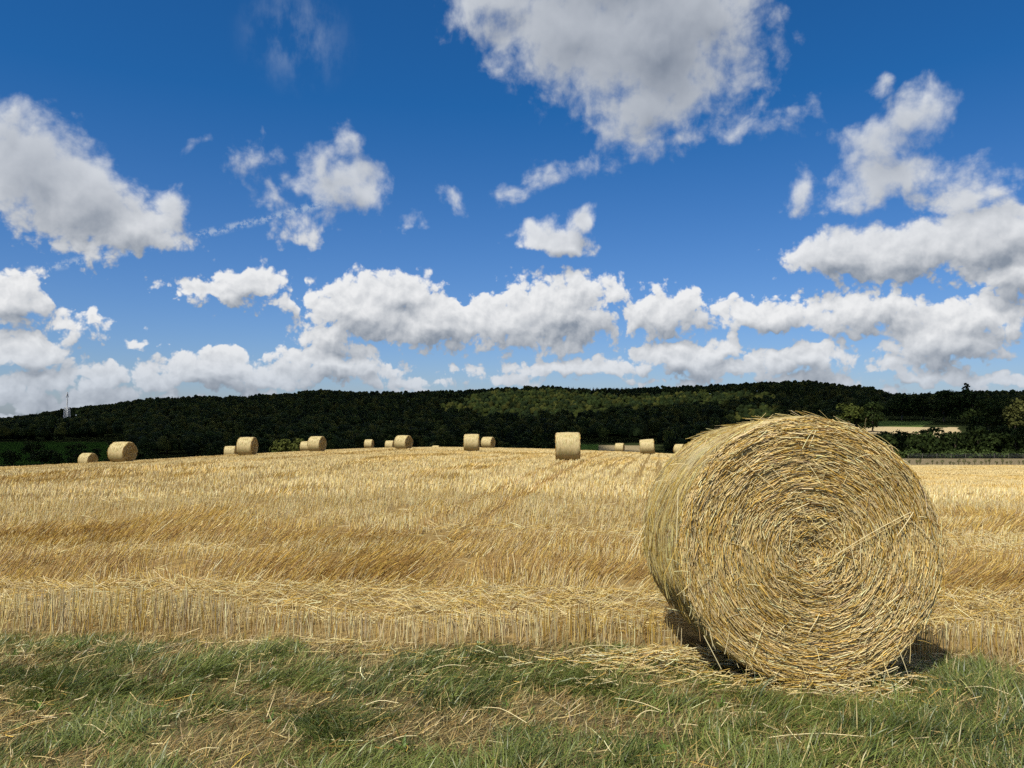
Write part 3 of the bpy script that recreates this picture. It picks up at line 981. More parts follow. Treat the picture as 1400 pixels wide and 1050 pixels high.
def build_forest():
    import bmesh
    bm = bmesh.new(); bmesh.ops.create_icosphere(bm, subdivisions=1, radius=1.0)
    bm.verts.ensure_lookup_table()
    IV = np.array([v.co[:] for v in bm.verts]); IT = np.array([[v.index for v in f.verts] for f in bm.faces])
    bm.free()
    IT = IT[(IV[IT][:, :, 2].mean(1) > -.45)]
    NL, NQ = 6, 46
    temps = []
    for sdd in range(9):
        rg = np.random.default_rng(900 + sdd)
        if sdd == 8:
            lob = [(0, 0, z, (12.2 - z) * .27) for z in np.linspace(2.5, 10.8, NL)]
        else:
            lob = crown_lobes(10.5, 11.0, 300 + sdd, NL - 1, .25)
        vs = []
        for l in lob:
            k = 1 + .16 * rg.normal(size=(len(IV), 1))
            vs.append(np.array(l[:3]) + IV * l[3] * k * np.array([1, 1, 1.0 if sdd < 8 else 1.5]))
        V, Q, _n = leaf_cloud(NQ, lob, .55, 500 + sdd, 1.0, .35, .95)
        temps.append(np.concatenate(vs + [V]))
    temps = np.stack(temps)
    nlv = NL * len(IV)
    TRI0 = np.concatenate([IT + k * len(IV) for k in range(NL)])
    QUAD0 = np.arange(NQ * 4).reshape(NQ, 4) + nlv
    n = 15000
    y = np.sqrt(RNG.random(n) * (1010 ** 2 - 225 ** 2) + 225 ** 2); x = (RNG.random(n) * 2 - 1) * .86 * y
    t = x / y
    mk = zone_masks(x, y)
    bad = np.zeros(n, bool)
    for k in ('gl', 'sg', 'st', 'tr', 'lr', 'gr'): bad |= mk[k]
    # keep the open fields open to view: nothing tall in front of them
    bad |= (t > .455) & (t < .60) & (y < 330)
    bad |= (t > .36) & (y < 300)
    bad |= (t > .44) & (t < .64) & (y < 480)
    bad |= (t < .36) & (y < 330)
    bad |= (t > .07) & (t < .20) & (y < 445)
    bad |= (t < -.50) & (y < 455)
    bad |= (np.abs(t + .578) < .016) & (y < MAST_Y + 12) & (y > MAST_Y - 170)
    # thin out to one crown per ~62 square metres
    cell = 7.6
    key = np.floor(x / cell).astype(np.int64) * 100003 + np.floor(y / cell).astype(np.int64)
    _, first = np.unique(key, return_index=True)
    uq = np.zeros(n, bool); uq[first] = True
    bad |= ~uq
    x, y, t = x[~bad], y[~bad], t[~bad]; n = len(x)
    ti = RNG.integers(0, 8, n)
    con = (fbm(x * .01, y * .01, 401, 3) > .30) & (RNG.random(n) < .7) | (RNG.random(n) < .003)
    ti[con] = 8
    sc = (.90 + .14 * RNG.random(n)) * np.where(y < 420, .9, 1.0)
    sc = sc * (1 + .12 * fbm(x * .02, y * .02, 411, 2))
    a = RNG.random(n) * 6.28
    T = temps[ti]
    ca, sa = np.cos(a)[:, None], np.sin(a)[:, None]
    X = (T[:, :, 0] * ca - T[:, :, 1] * sa) * sc[:, None] + x[:, None]
    Yv = (T[:, :, 0] * sa + T[:, :, 1] * ca) * sc[:, None] + y[:, None]
    Z = T[:, :, 2] * sc[:, None] * (.95 + .12 * RNG.random((n, 1))) + terrain(x, y)[:, None] - .6
    V = np.stack([X, Yv, Z], -1).reshape(-1, 3)
    K = temps.shape[1]
    off = (np.arange(n) * K)[:, None, None]
    Q = (QUAD0[None] + off).reshape(-1, 4); TR = (TRI0[None] + off).reshape(-1, 3)
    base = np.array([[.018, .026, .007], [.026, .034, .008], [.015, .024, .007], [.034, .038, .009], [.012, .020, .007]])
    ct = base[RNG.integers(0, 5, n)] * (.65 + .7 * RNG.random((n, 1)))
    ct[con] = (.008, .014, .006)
    col = np.repeat(ct, temps.shape[1], 0)
    lv = .85 + .3 * RNG.random(len(V))
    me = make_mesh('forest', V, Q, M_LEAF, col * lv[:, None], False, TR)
    tag(link('forest', me), 'dark broadleaf wood covering the long ridge behind the field', 'wood', kind='stuff')
    print('forest trees', n)


build_forest()

TREE_KINDS = {}


def tree_kind(key, w, h, nleaf, size, base, cols, seed, trunk_h=.45):
    lob = crown_lobes(w, h, seed, 12, base)
    V, Q, n = leaf_cloud(nleaf, lob, size, seed + 1)
    rg = np.random.default_rng(seed + 2)
    c = np.array(cols[0]) + (np.array(cols[1]) - np.array(cols[0])) * rg.random((n, 1)) ** 1.5
    me = make_mesh(key + '_crown', V, Q, M_LEAF, np.repeat(c, 4, 0))
    # trunk with limbs
    b = Bag()
    q = np.linspace(0, 1, 6)
    C = np.stack([.12 * w * .2 * np.sin(q * 2.5), .1 * np.sin(q * 4), q * h * .8 - .3], -1)[None]
    W = (.028 * h * (1 - .8 * q))[None]
    Vt, Qt, p = tubes(C, W, 8); b.add(Vt, Qt, p, np.array([[.10, .08, .06]]))
    for j in range(6):
        l = lob[1 + j]
        z0 = h * (.22 + .05 * j)
        C = np.stack([np.array([0, 0, z0]) + (np.array(l[:3]) - np.array([0, 0, z0])) * s for s in np.linspace(0, 1, 4)])[None]
        W = (.012 * h * (1 - .75 * np.linspace(0, 1, 4)))[None]
        Vt, Qt, p = tubes(C, W, 6); b.add(Vt, Qt, p, np.array([[.10, .08, .06]]))
    TREE_KINDS[key] = (me, b.mesh(key + '_trunk', M_BARK, True), w, h)


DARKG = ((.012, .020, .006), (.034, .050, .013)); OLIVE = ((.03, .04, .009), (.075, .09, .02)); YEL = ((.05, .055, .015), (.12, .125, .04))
for i in range(3):
    tree_kind('oak%d' % i, 11 + i, 12.5 - i, 1500, .42, .0, OLIVE if i == 1 else DARKG, 700 + 20 * i)
for i in range(2):
    tree_kind('bush%d' % i, 7.0, 5.4 + i, 900, .30, .0, DARKG, 800 + 20 * i)
tree_kind('olive_bush', 4.6, 3.4, 800, .2, .05, ((.035, .045, .010), (.085, .095, .024)), 860)
tree_kind('yellow_tree', 9, 12, 1300, .4, .0, YEL, 880)
tree_kind('poplar', 6, 13, 1000, .5, .10, DARKG, 900)


def tree(key, name, x, y, s, label, cat, group=None, sx=1.0, rot=None, sink=0.0):
    cm, tm, w, h = TREE_KINDS[key]
    o = bpy.data.objects.new(name, None); COL.objects.link(o)
    o.location = (x, y, float(terrain(np.array([x]), np.array([y]))[0]) - .1 - sink)
    o.scale = (s * sx, s * sx, s); o.rotation_euler.z = random.random() * 6.28 if rot is None else rot
    link('crown', cm, o); link('trunk', tm, o)
    return tag(o, label, cat, group)


def px_tree(key, name, px, Y, hpx, label, cat, group=None, sx=1.0, sink=0.0):
    cm, tm, w, h = TREE_KINDS[key]
    return tree(key, name, (px - 700) / F * Y, Y, hpx / F * Y / h, label, cat, group, sx, None, sink)


# the two lit bushes beyond the left crest and one at the middle
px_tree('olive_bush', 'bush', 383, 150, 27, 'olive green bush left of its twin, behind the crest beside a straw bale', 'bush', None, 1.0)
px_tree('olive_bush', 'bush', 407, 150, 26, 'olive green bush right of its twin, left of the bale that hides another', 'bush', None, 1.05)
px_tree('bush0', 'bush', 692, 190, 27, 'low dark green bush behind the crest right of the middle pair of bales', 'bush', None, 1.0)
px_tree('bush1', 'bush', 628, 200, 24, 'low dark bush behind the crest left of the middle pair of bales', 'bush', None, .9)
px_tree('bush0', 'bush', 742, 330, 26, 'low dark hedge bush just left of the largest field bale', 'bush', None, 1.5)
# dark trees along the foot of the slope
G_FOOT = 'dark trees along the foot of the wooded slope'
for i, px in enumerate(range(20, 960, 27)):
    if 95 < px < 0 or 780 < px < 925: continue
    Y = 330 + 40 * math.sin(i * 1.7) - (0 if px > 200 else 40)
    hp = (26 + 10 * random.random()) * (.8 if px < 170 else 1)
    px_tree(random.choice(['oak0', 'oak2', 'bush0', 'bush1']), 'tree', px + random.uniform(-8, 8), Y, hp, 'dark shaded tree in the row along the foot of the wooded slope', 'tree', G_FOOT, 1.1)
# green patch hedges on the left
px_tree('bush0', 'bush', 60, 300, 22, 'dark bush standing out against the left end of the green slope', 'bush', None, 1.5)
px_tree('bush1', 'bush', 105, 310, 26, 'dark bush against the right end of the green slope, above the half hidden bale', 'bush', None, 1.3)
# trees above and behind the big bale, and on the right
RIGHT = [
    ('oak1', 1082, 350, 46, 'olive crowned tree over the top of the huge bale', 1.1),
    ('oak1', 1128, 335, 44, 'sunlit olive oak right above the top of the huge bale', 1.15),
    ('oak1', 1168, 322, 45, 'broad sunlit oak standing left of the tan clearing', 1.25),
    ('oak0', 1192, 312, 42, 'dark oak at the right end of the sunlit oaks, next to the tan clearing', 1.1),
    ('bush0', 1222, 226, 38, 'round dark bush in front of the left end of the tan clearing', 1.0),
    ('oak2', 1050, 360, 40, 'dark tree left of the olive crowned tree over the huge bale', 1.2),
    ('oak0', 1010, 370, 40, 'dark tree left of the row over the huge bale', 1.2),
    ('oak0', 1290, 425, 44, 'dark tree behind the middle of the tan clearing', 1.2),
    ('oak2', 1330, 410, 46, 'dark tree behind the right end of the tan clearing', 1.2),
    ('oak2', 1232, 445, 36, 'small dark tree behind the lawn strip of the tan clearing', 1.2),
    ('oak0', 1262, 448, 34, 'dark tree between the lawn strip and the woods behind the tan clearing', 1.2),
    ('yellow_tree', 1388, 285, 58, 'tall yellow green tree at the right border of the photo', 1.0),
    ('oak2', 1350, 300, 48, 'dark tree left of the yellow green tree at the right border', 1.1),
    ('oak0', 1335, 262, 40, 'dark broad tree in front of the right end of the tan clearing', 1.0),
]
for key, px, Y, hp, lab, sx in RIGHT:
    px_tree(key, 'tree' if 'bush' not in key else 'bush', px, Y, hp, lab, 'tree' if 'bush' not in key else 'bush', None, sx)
G_ROW = 'dark bushes in the belt behind the grey field'
for i, (px, hp) in enumerate([(1205, 28), (1240, 27), (1258, 31), (1272, 32), (1290, 29), (1305, 28), (1322, 30), (1338, 33), (1352, 29), (1368, 34), (1386, 30), (1402, 33), (1425, 32), (1450, 32), (1185, 26), (1160, 26)]):
    px_tree(('bush0', 'bush1')[i % 2], 'bush', px, 214 + 6 * math.sin(i * 2.3), hp * 1.28, 'dark bush in the unbroken belt behind the grey field on the right', 'bush', G_ROW, 1.0)

# lone poplar pair on the right skyline
for k, (px, dh) in enumerate([(1318, 24), (1323, 28)]):
    px_tree('poplar', 'tree', px, 690, dh, ('shorter', 'taller')[k] + ' of two narrow poplars rising alone above the right skyline', 'tree', None, .78)


def build_hedge():
    x0, x1, Y = (1150 - 700) / F * 206, (1480 - 700) / F * 206, 206
    V, Q, n = leaf_cloud(3600, [(x, Y + .4 * math.sin(x), float(terrain(np.array([x]), np.array([Y]))[0]) + .9 + .25 * math.sin(x * .9), 1.25 + .3 * math.sin(x * 1.3)) for x in np.linspace(x0, x1, 70)], .28, 77, 1.2)
    c = np.array([.03, .05, .014]) + np.array([.03, .035, .012]) * RNG.random((n, 1))
    o = link('hedge', make_mesh('hedge', V, Q, M_LEAF, np.repeat(c, 4, 0)))
    tag(o, 'low green hedge running along the far side of the grey field', 'hedge')


build_hedge()


def build_fence():
    f = bpy.data.objects.new('fence', None); COL.objects.link(f)
    Y = 200.0
    x0 = (1240 - 700) / F * Y
    f.location = (x0, Y, float(terrain(np.array([x0]), np.array([Y]))[0]))
    tag(f, 'wire fence on wooden posts in front of the low hedge on the right', 'fence')
    pm = None
    tops = []
    for k, px in enumerate(np.arange(1240, 1470, 19.6)):
        x = (px - 700) / F * Y
        z = float(terrain(np.array([x]), np.array([Y]))[0])
        if pm is None:
            b = Bag()
            C = np.array([[[0, 0, -.2], [0, 0, .7], [0, 0, 1.32], [0, 0, 1.40]]]); W = np.array([[.055, .05, .05, .01]])
            V, Q, p = tubes(C, W, 10); b.add(V, Q, p, np.array([[.3, .25, .2]])); pm = b.mesh('post', M_POST, True)
        o = link('post', pm, f, (x - x0, 0, z - f.location.z)); tops.append((x - x0, 0, z - f.location.z))
    b = Bag()
    for hgt in (.5, .9, 1.25):
        C = np.array([[(p[0], -.09, p[2] + hgt) for p in tops]]); V, Q, p_ = tubes(C, np.full((1, len(tops)), .006), 4); b.add(V, Q, p_, np.array([[.4, .4, .4]]))
    link('wire', b.mesh('wire', M_METAL), f)


build_fence()


# weeds on the border between stubble and grey field
def build_weeds():
    me = None
    for k in range(26):
        if me is None:
            b = Bag()
            for j in range(9):
                a = random.random() * 6.28; l = .5 + .5 * random.random(); s = np.linspace(0, 1, 4)
                C = np.stack([np.cos(a) * .18 * s ** 1.5, np.sin(a) * .18 * s ** 1.5, s * l], -1)[None]
                V, Q, p = tubes(C, (.02 * (1 - .6 * s))[None], 4); b.add(V, Q, p, np.array([[.10, .095, .04]]))
            V, Q, n = leaf_cloud(46, [(0, 0, .55, .24), (.08, 0, .8, .16)], .07, 5); b.add(V, Q, 0, np.repeat(np.array([[.09, .10, .035]]) * (.7 + .6 * RNG.random((n, 1))), 4, 0))
            me = b.mesh('weed', M_LEAF)
        px = 1236 + 190 * (k + random.uniform(-.35, .35)) / 26; Y = 119 + random.uniform(-2, 2)
        x = (px - 700) / F * Y
        o = link('weed', me, None, (x, Y, float(terrain(np.array([x]), np.array([Y]))[0])))
        o.scale = (.7 + .6 * random.random(),) * 2 + (.45 + .75 * random.random(),); o.rotation_euler.z = random.random() * 6
        tag(o, 'dry weed on the line between the stubble and the grey field', 'weed', 'weeds along the border of the grey field')


build_weeds()


# radio mast on the left ridge
def build_mast():
    t, Y = MAST_T, MAST_Y
    x = t * Y
    z = float(terrain(np.array([x]), np.array([Y]))[0])
    o = bpy.data.objects.new('radio_mast', None); COL.objects.link(o); o.location = (x, Y, z)
    tag(o, 'slim grey radio mast with a wide lattice foot on the left ridge', 'radio mast')
    m = Y / F                                              # metres per photo pixel
    H1, H = 18 * m, 39 * m
    w0, w1 = 3.4 * m, 2.3 * m
    grey = np.array([[.55, .57, .6]])
    def seg(b, pts, r, sides=6):
        V, Q, p = tubes(np.array([pts], float), np.full((1, len(pts)), r), sides); b.add(V, Q, p, grey)
    for sx, sy in ((-1, -1), (1, -1), (1, 1), (-1, 1)):
        b = Bag(); seg(b, [(sx * w0, sy * w0, -.5), (sx * w1, sy * w1, H1)], .28); link('leg', b.mesh('leg', M_METAL), o)
    b = Bag()
    L = 6
    for k in range(L):
        za, zb = H1 * k / L, H1 * (k + 1) / L
        wa, wb = w0 + (w1 - w0) * k / L, w0 + (w1 - w0) * (k + 1) / L
        cs = [(-1, -1), (1, -1), (1, 1), (-1, 1)]
        for q in range(4):
            (ax, ay), (bx, by) = cs[q], cs[(q + 1) % 4]
            seg(b, [(ax * wa, ay * wa, za), (bx * wb, by * wb, zb)], .16, 4); seg(b, [(bx * wa, by * wa, za), (ax * wb, ay * wb, zb)], .16, 4)
            seg(b, [(ax * wb, ay * wb, zb), (bx * wb, by * wb, zb)], .18, 4)
    link('lattice', b.mesh('lattice', M_METAL), o)
    b = Bag(); seg(b, [(0, 0, 0), (0, 0, H1), (0, 0, H * .75)], .62, 10); seg(b, [(0, 0, H * .75), (0, 0, H)], .4, 8); link('pole', b.mesh('pole', M_METAL, True), o)
    me = None
    for k in range(4):
        a = k * 1.57 + .3
        if me is None:
            v = np.array([[sx * .35, sy * .2, sz * 1.5] for sx in (-1, 1) for sy in (-1, 1) for sz in (-1, 1)]); v[:, :2] *= np.where(np.abs(v[:, 2:]) > 1, 1, 1)
            q = np.array([[0, 1, 3, 2], [4, 6, 7, 5], [0, 4, 5, 1], [2, 3, 7, 6], [0, 2, 6, 4], [1, 5, 7, 3]])
            me = make_mesh('antenna', v, q, M_PANEL)
        c = link('antenna', me, o, (.85 * math.cos(a), .85 * math.sin(a), H * (.93 if k % 2 else .86))); c.rotation_euler.z = a + 1.57


build_mast()


# ------------------------------------------------------------------ unseen cloud sheet added to shade the ridge
def build_shade_cloud():
    Hc = 720.0
    ox, oy = SUN.x / SUN.z * Hc, SUN.y / SUN.z * Hc
    cell = 10.0
    gx = np.arange(-1150, 1150, cell); gy = np.arange(110, 1250, cell)
    X, Y = np.meshgrid(gx, gy)
    t = X / Y
    n1 = fbm(X * .012, Y * .012, 601, 4)
    m = (Y > 205 + 30 * n1) | ((t > .34) & (Y > 209))
    def hole(t0, t1, y0, y1, k=1.0):  # gaps cut in the added sheet so sun reaches chosen patches
        tc, yc = (t0 + t1) / 2, (y0 + y1) / 2
        d = np.sqrt(((t - tc) / ((t1 - t0) / 2)) ** 2 + ((Y - yc) / ((y1 - y0) / 2)) ** 2) + .45 * n1
        return d < k
    m &= ~hole(.445, .61, 262, 374)
    m &= ~hole(.365, .475, 290, 350)
    m &= ~hole(-.09, .16, 560, 860, 1.0)
    m &= ~hole(-.592, -.564, MAST_Y - 25, MAST_Y + 22)
    m &= ~hole(.62, .72, 250, 310)
    m &= ~hole(.085, .175, 355, 430)
    m &= ~hole(-.36, -.24, 120, 215)
    m &= ~hole(.25, .36, 480, 640, .8)
    m &= ~hole(.12, .36, 640, 800, .85)
    ny, nx = m.shape
    vid = {}
    V = []; Q = []
    n2 = fbm(X * .008, Y * .008, 611, 3)
    def vert(i, j, top):
        k = (i, j, top)
        if k not in vid:
            a = n2[min(i, ny - 1), min(j, nx - 1)]
            zz = Hc + (14 + 8 * a if top else 4 * a)
            vid[k] = len(V); V.append((gx[0] + j * cell + ox, gy[0] + i * cell + oy, zz))
        return vid[k]
    for i in range(ny):
        for j in range(nx):
            if not m[i, j]: continue
            Q.append((vert(i, j, 1), vert(i, j + 1, 1), vert(i + 1, j + 1, 1), vert(i + 1, j, 1)))
            Q.append((vert(i, j, 0), vert(i + 1, j, 0), vert(i + 1, j + 1, 0), vert(i, j + 1, 0)))
            for di, dj, a, b in ((-1, 0, (i, j), (i, j + 1)), (1, 0, (i + 1, j + 1), (i + 1, j)), (0, -1, (i + 1, j), (i, j)), (0, 1, (i, j + 1), (i + 1, j + 1))):
                ii, jj = i + di, j + dj
                if not (0 <= ii < ny and 0 <= jj < nx) or not m[ii, jj]:
                    Q.append((vert(*a, 0), vert(*b, 0), vert(*b, 1), vert(*a, 1)))
    mt, N, out = new_mat('shade_cloud_vapour')
    d = N.n('ShaderNodeBsdfDiffuse', ins={'Color': (.9, .9, .9, 1)}); tr = N.n('ShaderNodeBsdfTranslucent', ins={'Color': (.95, .95, .95, 1)})
    mx = N.n('ShaderNodeMixShader', ins={0: .6, 1: d.outputs[0], 2: tr.outputs[0]}); N.put(out.inputs[0], mx.outputs[0])
    o = link('shade_cloud', make_mesh('shade_cloud', np.array(V), np.array(Q), mt, None, True))
    tag(o, 'unseen overcast layer added high overhead to shade the ridge, holes cut for sunlit patches', 'shade_cloud', kind='structure')


build_shade_cloud()


# ------------------------------------------------------------------ sky
def build_world():
    w = bpy.data.worlds.new('World'); scene.world = w; w.use_nodes = True
    w.node_tree.nodes.clear()
    N = Nodes(w.node_tree)
    out = N.n('ShaderNodeOutputWorld')
    sky = N.n('ShaderNodeTexSky', sky_type='NISHITA')
    sky.sun_disc = False
    sky.sun_elevation = math.asin(SUN.z); sky.sun_rotation = math.atan2(SUN.x, SUN.y)
    sky.air_density = 1.0; sky.dust_density = .4; sky.ozone_density = 2.0
    tc = N.n('ShaderNodeTexCoord').outputs['Generated']
    sp = N.n('ShaderNodeSeparateXYZ', ins={0: N.v('NORMALIZE', tc)})
    az = N.m('MULTIPLY', N.m('ARCTAN2', sp.outputs[0], sp.outputs[1]), 57.2958)
    el = N.m('MULTIPLY', N.m('ARCSINE', sp.outputs[2]), 57.2958)
    P = N.n('ShaderNodeCombineXYZ', ins={0: az, 1: el, 2: 0.0}).outputs[0]

    # group 1: warped layout of the clouds; position in degrees (azimuth, elevation) -> height field
    def group(name):
        g = bpy.data.node_groups.new(name, 'ShaderNodeTree')
        g.interface.new_socket('P', in_out='INPUT', socket_type='NodeSocketVector')
        g.interface.new_socket('D', in_out='OUTPUT', socket_type='NodeSocketFloat')
        return g, Nodes(g), g.nodes.new('NodeGroupInput').outputs[0], g.nodes.new('NodeGroupOutput')

    def warped(G, P0, hi):
        wn1 = G.n('ShaderNodeTexNoise', noise_dimensions='2D', ins={'Vector': P0, 'Scale': .42, 'Detail': 3.0, 'Roughness': .5})
        wn2 = G.n('ShaderNodeTexNoise', noise_dimensions='2D', ins={'Vector': P0, 'Scale': .16, 'Detail': 3.0, 'Roughness': .5})
        warp1 = G.v('SCALE', G.v('SUBTRACT', wn1.outputs['Color'], (.5, .5, .5))); G.put(warp1.node.inputs['Scale'], 1.9)
        warp2 = G.v('SCALE', G.v('SUBTRACT', wn2.outputs['Color'], (.5, .5, .5))); G.put(warp2.node.inputs['Scale'], 4.2)
        wv = G.n('ShaderNodeMix', data_type='VECTOR'); G.put(wv.inputs[0], hi); G.put(wv.inputs[4], warp1); G.put(wv.inputs[5], warp2)
        return G.v('ADD', P0, wv.outputs[1])

    g1, G, P0, go = group('cloud_layout')
    elv = G.n('ShaderNodeSeparateXYZ', ins={0: P0}).outputs[1]
    Pw = P0
    acc = None
    for (cx, cy, rx, ry, s) in CLOUDS:
        d = ray(cx, cy).normalized()
        ca, ce = math.degrees(math.atan2(d.x, d.y)), math.degrees(math.asin(d.z))
        k = 57.2958 / F * math.cos(math.radians(ca)) * (1.36 if cy > 350 else 1.24)
        ix, iy = 1 / (rx * k * math.cos(math.radians(ca))), 1 / (ry * k)
        q = G.v('MULTIPLY_ADD', Pw, (ix, iy, 0), (-ca * ix, -ce * iy, 0))
        val = G.m('MULTIPLY_ADD', G.v('LENGTH', q), -s, s)
        acc = val if acc is None else G.m('SMOOTH_MAX', acc, val, .22)
    # broken cloud bank low on the horizon, scattered cloud over the rest of the sky
    nb = G.n('ShaderNodeTexNoise', noise_dimensions='2D', ins={'Vector': G.v('MULTIPLY', P0, (.20, .62, 1)), 'Scale': 1.0, 'Detail': 4.0})
    bank = G.m('ADD', G.m('MULTIPLY_ADD', elv, -.17, .42), G.m('MULTIPLY_ADD', nb.outputs[0], 2.2, -1.25))
    acc = G.m('SMOOTH_MAX', acc, bank, .15)
    azv = G.n('ShaderNodeSeparateXYZ', ins={0: P0}).outputs[0]
    away = G.m('MAXIMUM', G.ramp(G.m('ABSOLUTE', azv), 38.0, 50.0), G.ramp(elv, 31.0, 40.0))
    ng = G.n('ShaderNodeTexNoise', noise_dimensions='2D', ins={'Vector': G.v('MULTIPLY', P0, (.05, .07, 1)), 'Scale': 1.0, 'Detail': 4.0})
    rest = G.m('MULTIPLY_ADD', away, 2.0, G.m('MULTIPLY_ADD', ng.outputs[0], 3.0, -3.3))
    G.put(go.inputs[0], G.m('MAXIMUM', acc, rest))

    # group 2: billows
    g2, G, P0, go = group('cloud_billows')
    elv = G.n('ShaderNodeSeparateXYZ', ins={0: P0}).outputs[1]
    hi = G.ramp(elv, 8.0, 17.0)
    Pw = P0
    v1 = G.n('ShaderNodeTexVoronoi', voronoi_dimensions='2D', feature='SMOOTH_F1', ins={'Vector': Pw, 'Scale': .75, 'Detail': 3.0, 'Roughness': .55, 'Smoothness': .6})
    f1 = G.n('ShaderNodeTexNoise', noise_dimensions='2D', ins={'Vector': Pw, 'Scale': 1.0, 'Detail': 6.0, 'Roughness': .54})
    f2 = G.n('ShaderNodeTexNoise', noise_dimensions='2D', ins={'Vector': P0, 'Scale': .42, 'Detail': 8.0, 'Roughness': .56})
    low = G.m('ADD', G.m('MULTIPLY_ADD', v1.outputs['Distance'], -.58, .29), G.m('MULTIPLY_ADD', f1.outputs[0], .48, -.24))
    high = G.m('ADD', G.m('MULTIPLY_ADD', f2.outputs[0], 1.15, -.56), G.m('MULTIPLY_ADD', v1.outputs['Distance'], -.2, .1))
    G.put(go.inputs[0], G.n('ShaderNodeMix', data_type='FLOAT', ins={0: hi, 2: low, 3: high}).outputs[0])

    def call(g, Pv):
        nd = w.node_tree.nodes.new('ShaderNodeGroup'); nd.node_tree = g
        N.put(nd.inputs[0], Pv); return nd.outputs[0]
    fmix = lambda f, a, b: N.n('ShaderNodeMix', data_type='FLOAT', ins={0: f, 2: a, 3: b}).outputs[0]
    Pw = warped(N, P, N.ramp(el, 8.0, 17.0))
    A0, A1 = call(g1, Pw), call(g1, N.v('ADD', Pw, (-.5, 1.3, 0)))   # a step towards the sun
    Pt = N.n('ShaderNodeMix', data_type='VECTOR'); N.put(Pt.inputs[0], .35); N.put(Pt.inputs[4], P); N.put(Pt.inputs[5], Pw); Pt = Pt.outputs[1]
    T0, T1 = call(g2, Pt), call(g2, N.v('ADD', Pt, (-.2, .42, 0)))
    hi = N.ramp(el, 8.0, 18.0)
    D0 = N.m('ADD', N.m('ADD', A0, T0), fmix(hi, .11, .07))
    alpha = N.ramp(D0, .03, fmix(hi, .27, .74))
    alpha = N.m('MULTIPLY', alpha, fmix(hi, .985, .94))
    ga = N.ramp(N.m('SUBTRACT', A0, A1), -.75, .55, -.62, .5, 'SMOOTHSTEP')
    gt = N.ramp(N.m('SUBTRACT', T0, T1), -.35, .35, -.5, .5, 'LINEAR')
    lit = N.m('ADD', N.m('MULTIPLY_ADD', ga, fmix(hi, .85, .55), fmix(hi, .55, .62)), N.m('MULTIPLY', gt, fmix(hi, .40, .15)))
    thick = N.ramp(N.m('MULTIPLY_ADD', D0, .3, N.m('MULTIPLY', A0, .7)), .25, 1.15, 0, 1, 'LINEAR')
    lit = N.m('MULTIPLY_ADD', thick, fmix(hi, -.28, -.52), N.m('ADD', lit, fmix(hi, .04, .12)), clamp=True)
    low_el = N.ramp(el, 1.0, 6.0)
    shade = N.mix(hi, (2.5, 2.9, 3.5, 1), (1.75, 2.1, 2.7, 1))
    bright = N.mix(hi, N.mix(low_el, (6.0, 6.5, 7.2, 1), (8.6, 8.65, 8.7, 1)), (7.2, 7.5, 7.9, 1))
    cc = N.mix(lit, shade, bright)
    skc = N.mix(1.0, sky.outputs[0], N.mix(N.ramp(el, 1.0, 22.0, 0, 1, 'LINEAR'), (.56, .69, 1.02, 1), SKY_TINT), 'MULTIPLY')
    # thin condensation trail
    trl = N.m('ABSOLUTE', N.v('DOT_PRODUCT', N.v('ADD', P, TRAIL[0]), TRAIL[1]))
    tn = N.n('ShaderNodeTexNoise', noise_dimensions='2D', ins={'Vector': P, 'Scale': 1.2, 'Detail': 7.0, 'Roughness': .7})
    tr = N.m('MULTIPLY', N.ramp(trl, .05, .42, .55, 0), N.ramp(tn.outputs[0], .4, .62))
    tr = N.m('MULTIPLY', tr, N.m('MULTIPLY', N.ramp(az, -12.5, -14.0), N.ramp(az, -45.0, -38.0)))
    skc = N.mix(tr, skc, (5.2, 6.0, 7.0, 1))
    # faint high veil
    va, ve = azel(405, 50)
    vd = N.v('LENGTH', N.v('MULTIPLY_ADD', P, (1 / 5.0, 1 / 4.2, 0), (-va / 5.0, -ve / 4.2, 0)))
    vn = N.n('ShaderNodeTexNoise', noise_dimensions='2D', ins={'Vector': N.v('MULTIPLY', P, (1.0, .6, 1)), 'Scale': .5, 'Detail': 7.0, 'Roughness': .6})
    veil = N.m('MULTIPLY', N.ramp(vd, .0, 1.0, .30, 0.0), N.ramp(vn.outputs[0], .36, .80))
    skc = N.mix(veil, skc, (5.0, 5.8, 6.8, 1))
    col = N.mix(alpha, skc, cc)
    bg = N.n('ShaderNodeBackground', ins={'Color': col, 'Strength': .084})
    N.put(out.inputs[0], bg.outputs[0])
    w.cycles.sampling_method = 'NONE'


def azel(px, py):
    d = ray(px, py).normalized()
    return math.degrees(math.atan2(d.x, d.y)), math.degrees(math.asin(d.z))


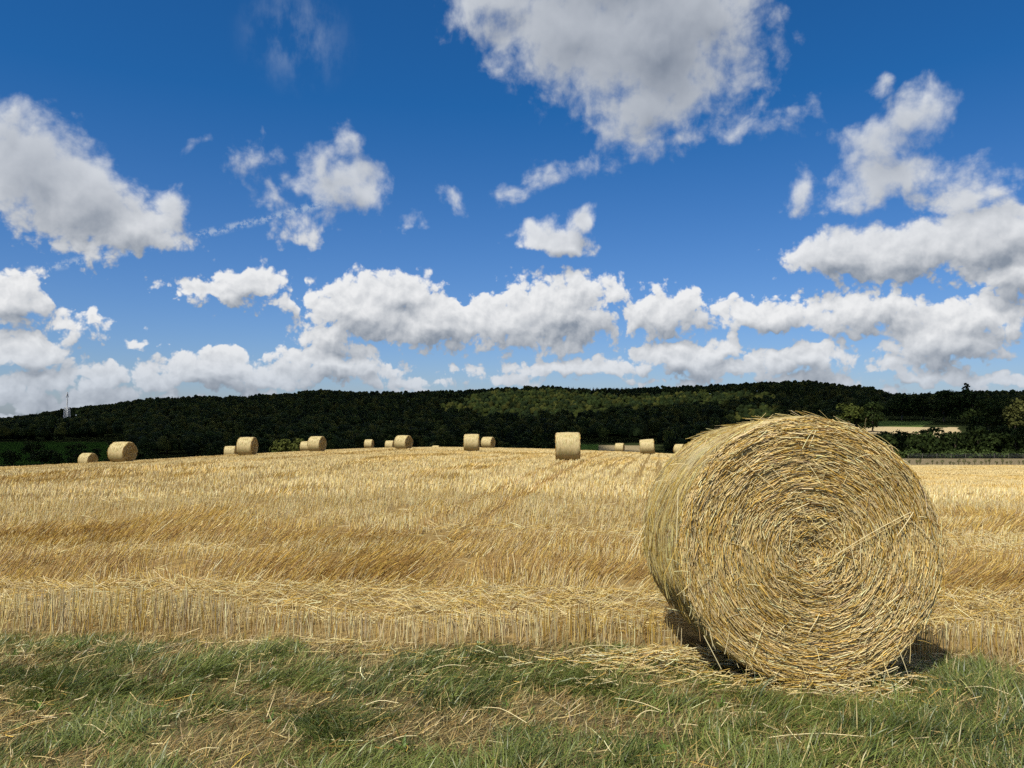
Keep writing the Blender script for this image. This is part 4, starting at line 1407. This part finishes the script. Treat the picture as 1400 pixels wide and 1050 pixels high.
_a, _b = azel(40, 371), azel(410, 287)
_d = Vector((_b[0] - _a[0], _b[1] - _a[1])).normalized()
TRAIL = ((-_a[0], -_a[1], 0), (-_d.y, _d.x, 0))
SKY_TINT = (.13, .56, .99, 1)
CLOUDS = [
    # the large soft cloud at the top
    (690, 0, 80, 38, .9), (780, 40, 110, 75, 1.1), (890, 50, 150, 110, 1.35), (970, 20, 90, 80, 1.1), (880, 140, 80, 55, 1.0), (880, 190, 45, 26, .6), (760, 95, 45, 40, .6), (850, -60, 220, 80, 1.3),
    (1030, 172, 60, 26, .42), (1085, 165, 40, 20, .35), (930, 190, 50, 18, .35), (815, 218, 30, 18, .3),
    # left
    (50, 235, 95, 75, 1.05), (20, 185, 55, 45, .7), (110, 270, 100, 60, 1.15), (175, 310, 80, 38, 1.0), (240, 285, 30, 42, .7), (215, 328, 55, 20, .7), (120, 335, 55, 26, .6), (95, 185, 22, 26, .4),
    (350, 218, 38, 26, .55), (378, 265, 26, 40, .4), (465, 262, 58, 28, .85), (440, 235, 26, 30, .65), (478, 208, 20, 28, .5), (425, 322, 28, 20, .38), (270, 203, 16, 9, .32), (410, 300, 40, 30, .28),
    # small ones
    (618, 275, 20, 15, .5), (700, 258, 24, 15, .5), (745, 242, 26, 22, .42), (760, 328, 52, 22, .95), (785, 302, 28, 20, .8), (730, 335, 25, 14, .6), (560, 303, 22, 10, .3),
    (300, 402, 75, 20, .9), (340, 390, 48, 26, 1.0), (380, 412, 40, 14, .6), (190, 465, 20, 10, .3),
    # the long central bank
    (500, 425, 85, 42, 1.1), (540, 402, 60, 30, 1.0), (590, 440, 85, 34, 1.1), (455, 455, 50, 22, .8), (680, 440, 60, 34, 1.0), (760, 425, 85, 44, 1.15), (780, 395, 42, 24, .9), (838, 405, 22, 26, .6),
    (905, 428, 62, 30, 1.0), (925, 415, 32, 18, .8), (760, 465, 60, 18, .6),
    (450, 492, 70, 22, .85), (500, 508, 60, 14, .6),
    # left low
    (15, 405, 48, 38, 1.0), (105, 445, 40, 22, .65), (35, 482, 55, 24, 1.0), (140, 515, 42, 20, .8), (285, 508, 95, 22, 1.0), (300, 490, 40, 14, .8), (50, 520, 90, 18, .8), (210, 520, 45, 18, .7),
    # right
    (1150, 345, 85, 36, 1.15), (1240, 345, 100, 40, 1.2), (1350, 325, 95, 46, 1.2), (1385, 372, 60, 34, 1.0), (1330, 270, 75, 34, .7), (1230, 240, 95, 36, .75), (1205, 205, 58, 40, .75), (1245, 165, 48, 38, .75),
    (1200, 122, 18, 20, .5), (1090, 258, 28, 24, .45), (1160, 265, 60, 24, .5),
    (1045, 430, 68, 24, .95), (1180, 425, 85, 32, .9), (1290, 460, 85, 36, 1.0), (1330, 432, 75, 26, .9),
    (930, 490, 75, 22, .95), (970, 476, 45, 16, .8), (1090, 488, 70, 22, .95), (780, 504, 90, 15, .8), (1000, 505, 100, 14, .7), (1270, 510, 55, 14, .8), (1350, 516, 55, 12, .6), (1120, 520, 90, 14, .6),
    (30, 545, 60, 14, .8), (100, 556, 60, 10, .7), (155, 540, 40, 14, .7), (365, 522, 50, 14, .8), (420, 508, 40, 16, .8), (560, 524, 60, 9, .6), (630, 508, 24, 8, .45), (1220, 500, 40, 12, .6), (1385, 522, 30, 12, .7), (700, 520, 60, 9, .7),
]
build_world()

sun = bpy.data.lights.new('sun', 'SUN'); sun.energy = 5.0; sun.angle = math.radians(.53); sun.color = (1.0, .95, .83)
so = bpy.data.objects.new('sun', sun); COL.objects.link(so)
so.rotation_euler = SUN.to_track_quat('Z', 'Y').to_euler(); so.location = (-30, -30, 60)

cam = bpy.data.cameras.new('camera'); cam.sensor_width = 36; cam.lens = 36 * F / 1400; cam.clip_start = .05; cam.clip_end = 8000
co = bpy.data.objects.new('camera', cam); COL.objects.link(co)
co.location = (0, 0, CAM_H); co.rotation_euler = (math.radians(90) + PITCH, 0, 0)
scene.camera = co

scene.view_settings.view_transform = 'Standard'; scene.view_settings.look = 'None'
scene.view_settings.exposure = .25; scene.view_settings.gamma = 1
cy = scene.cycles
cy.max_bounces = 6; cy.diffuse_bounces = 3; cy.glossy_bounces = 2; cy.transmission_bounces = 4; cy.transparent_max_bounces = 6
cy.use_denoising = False
cy.sample_clamp_indirect = 6
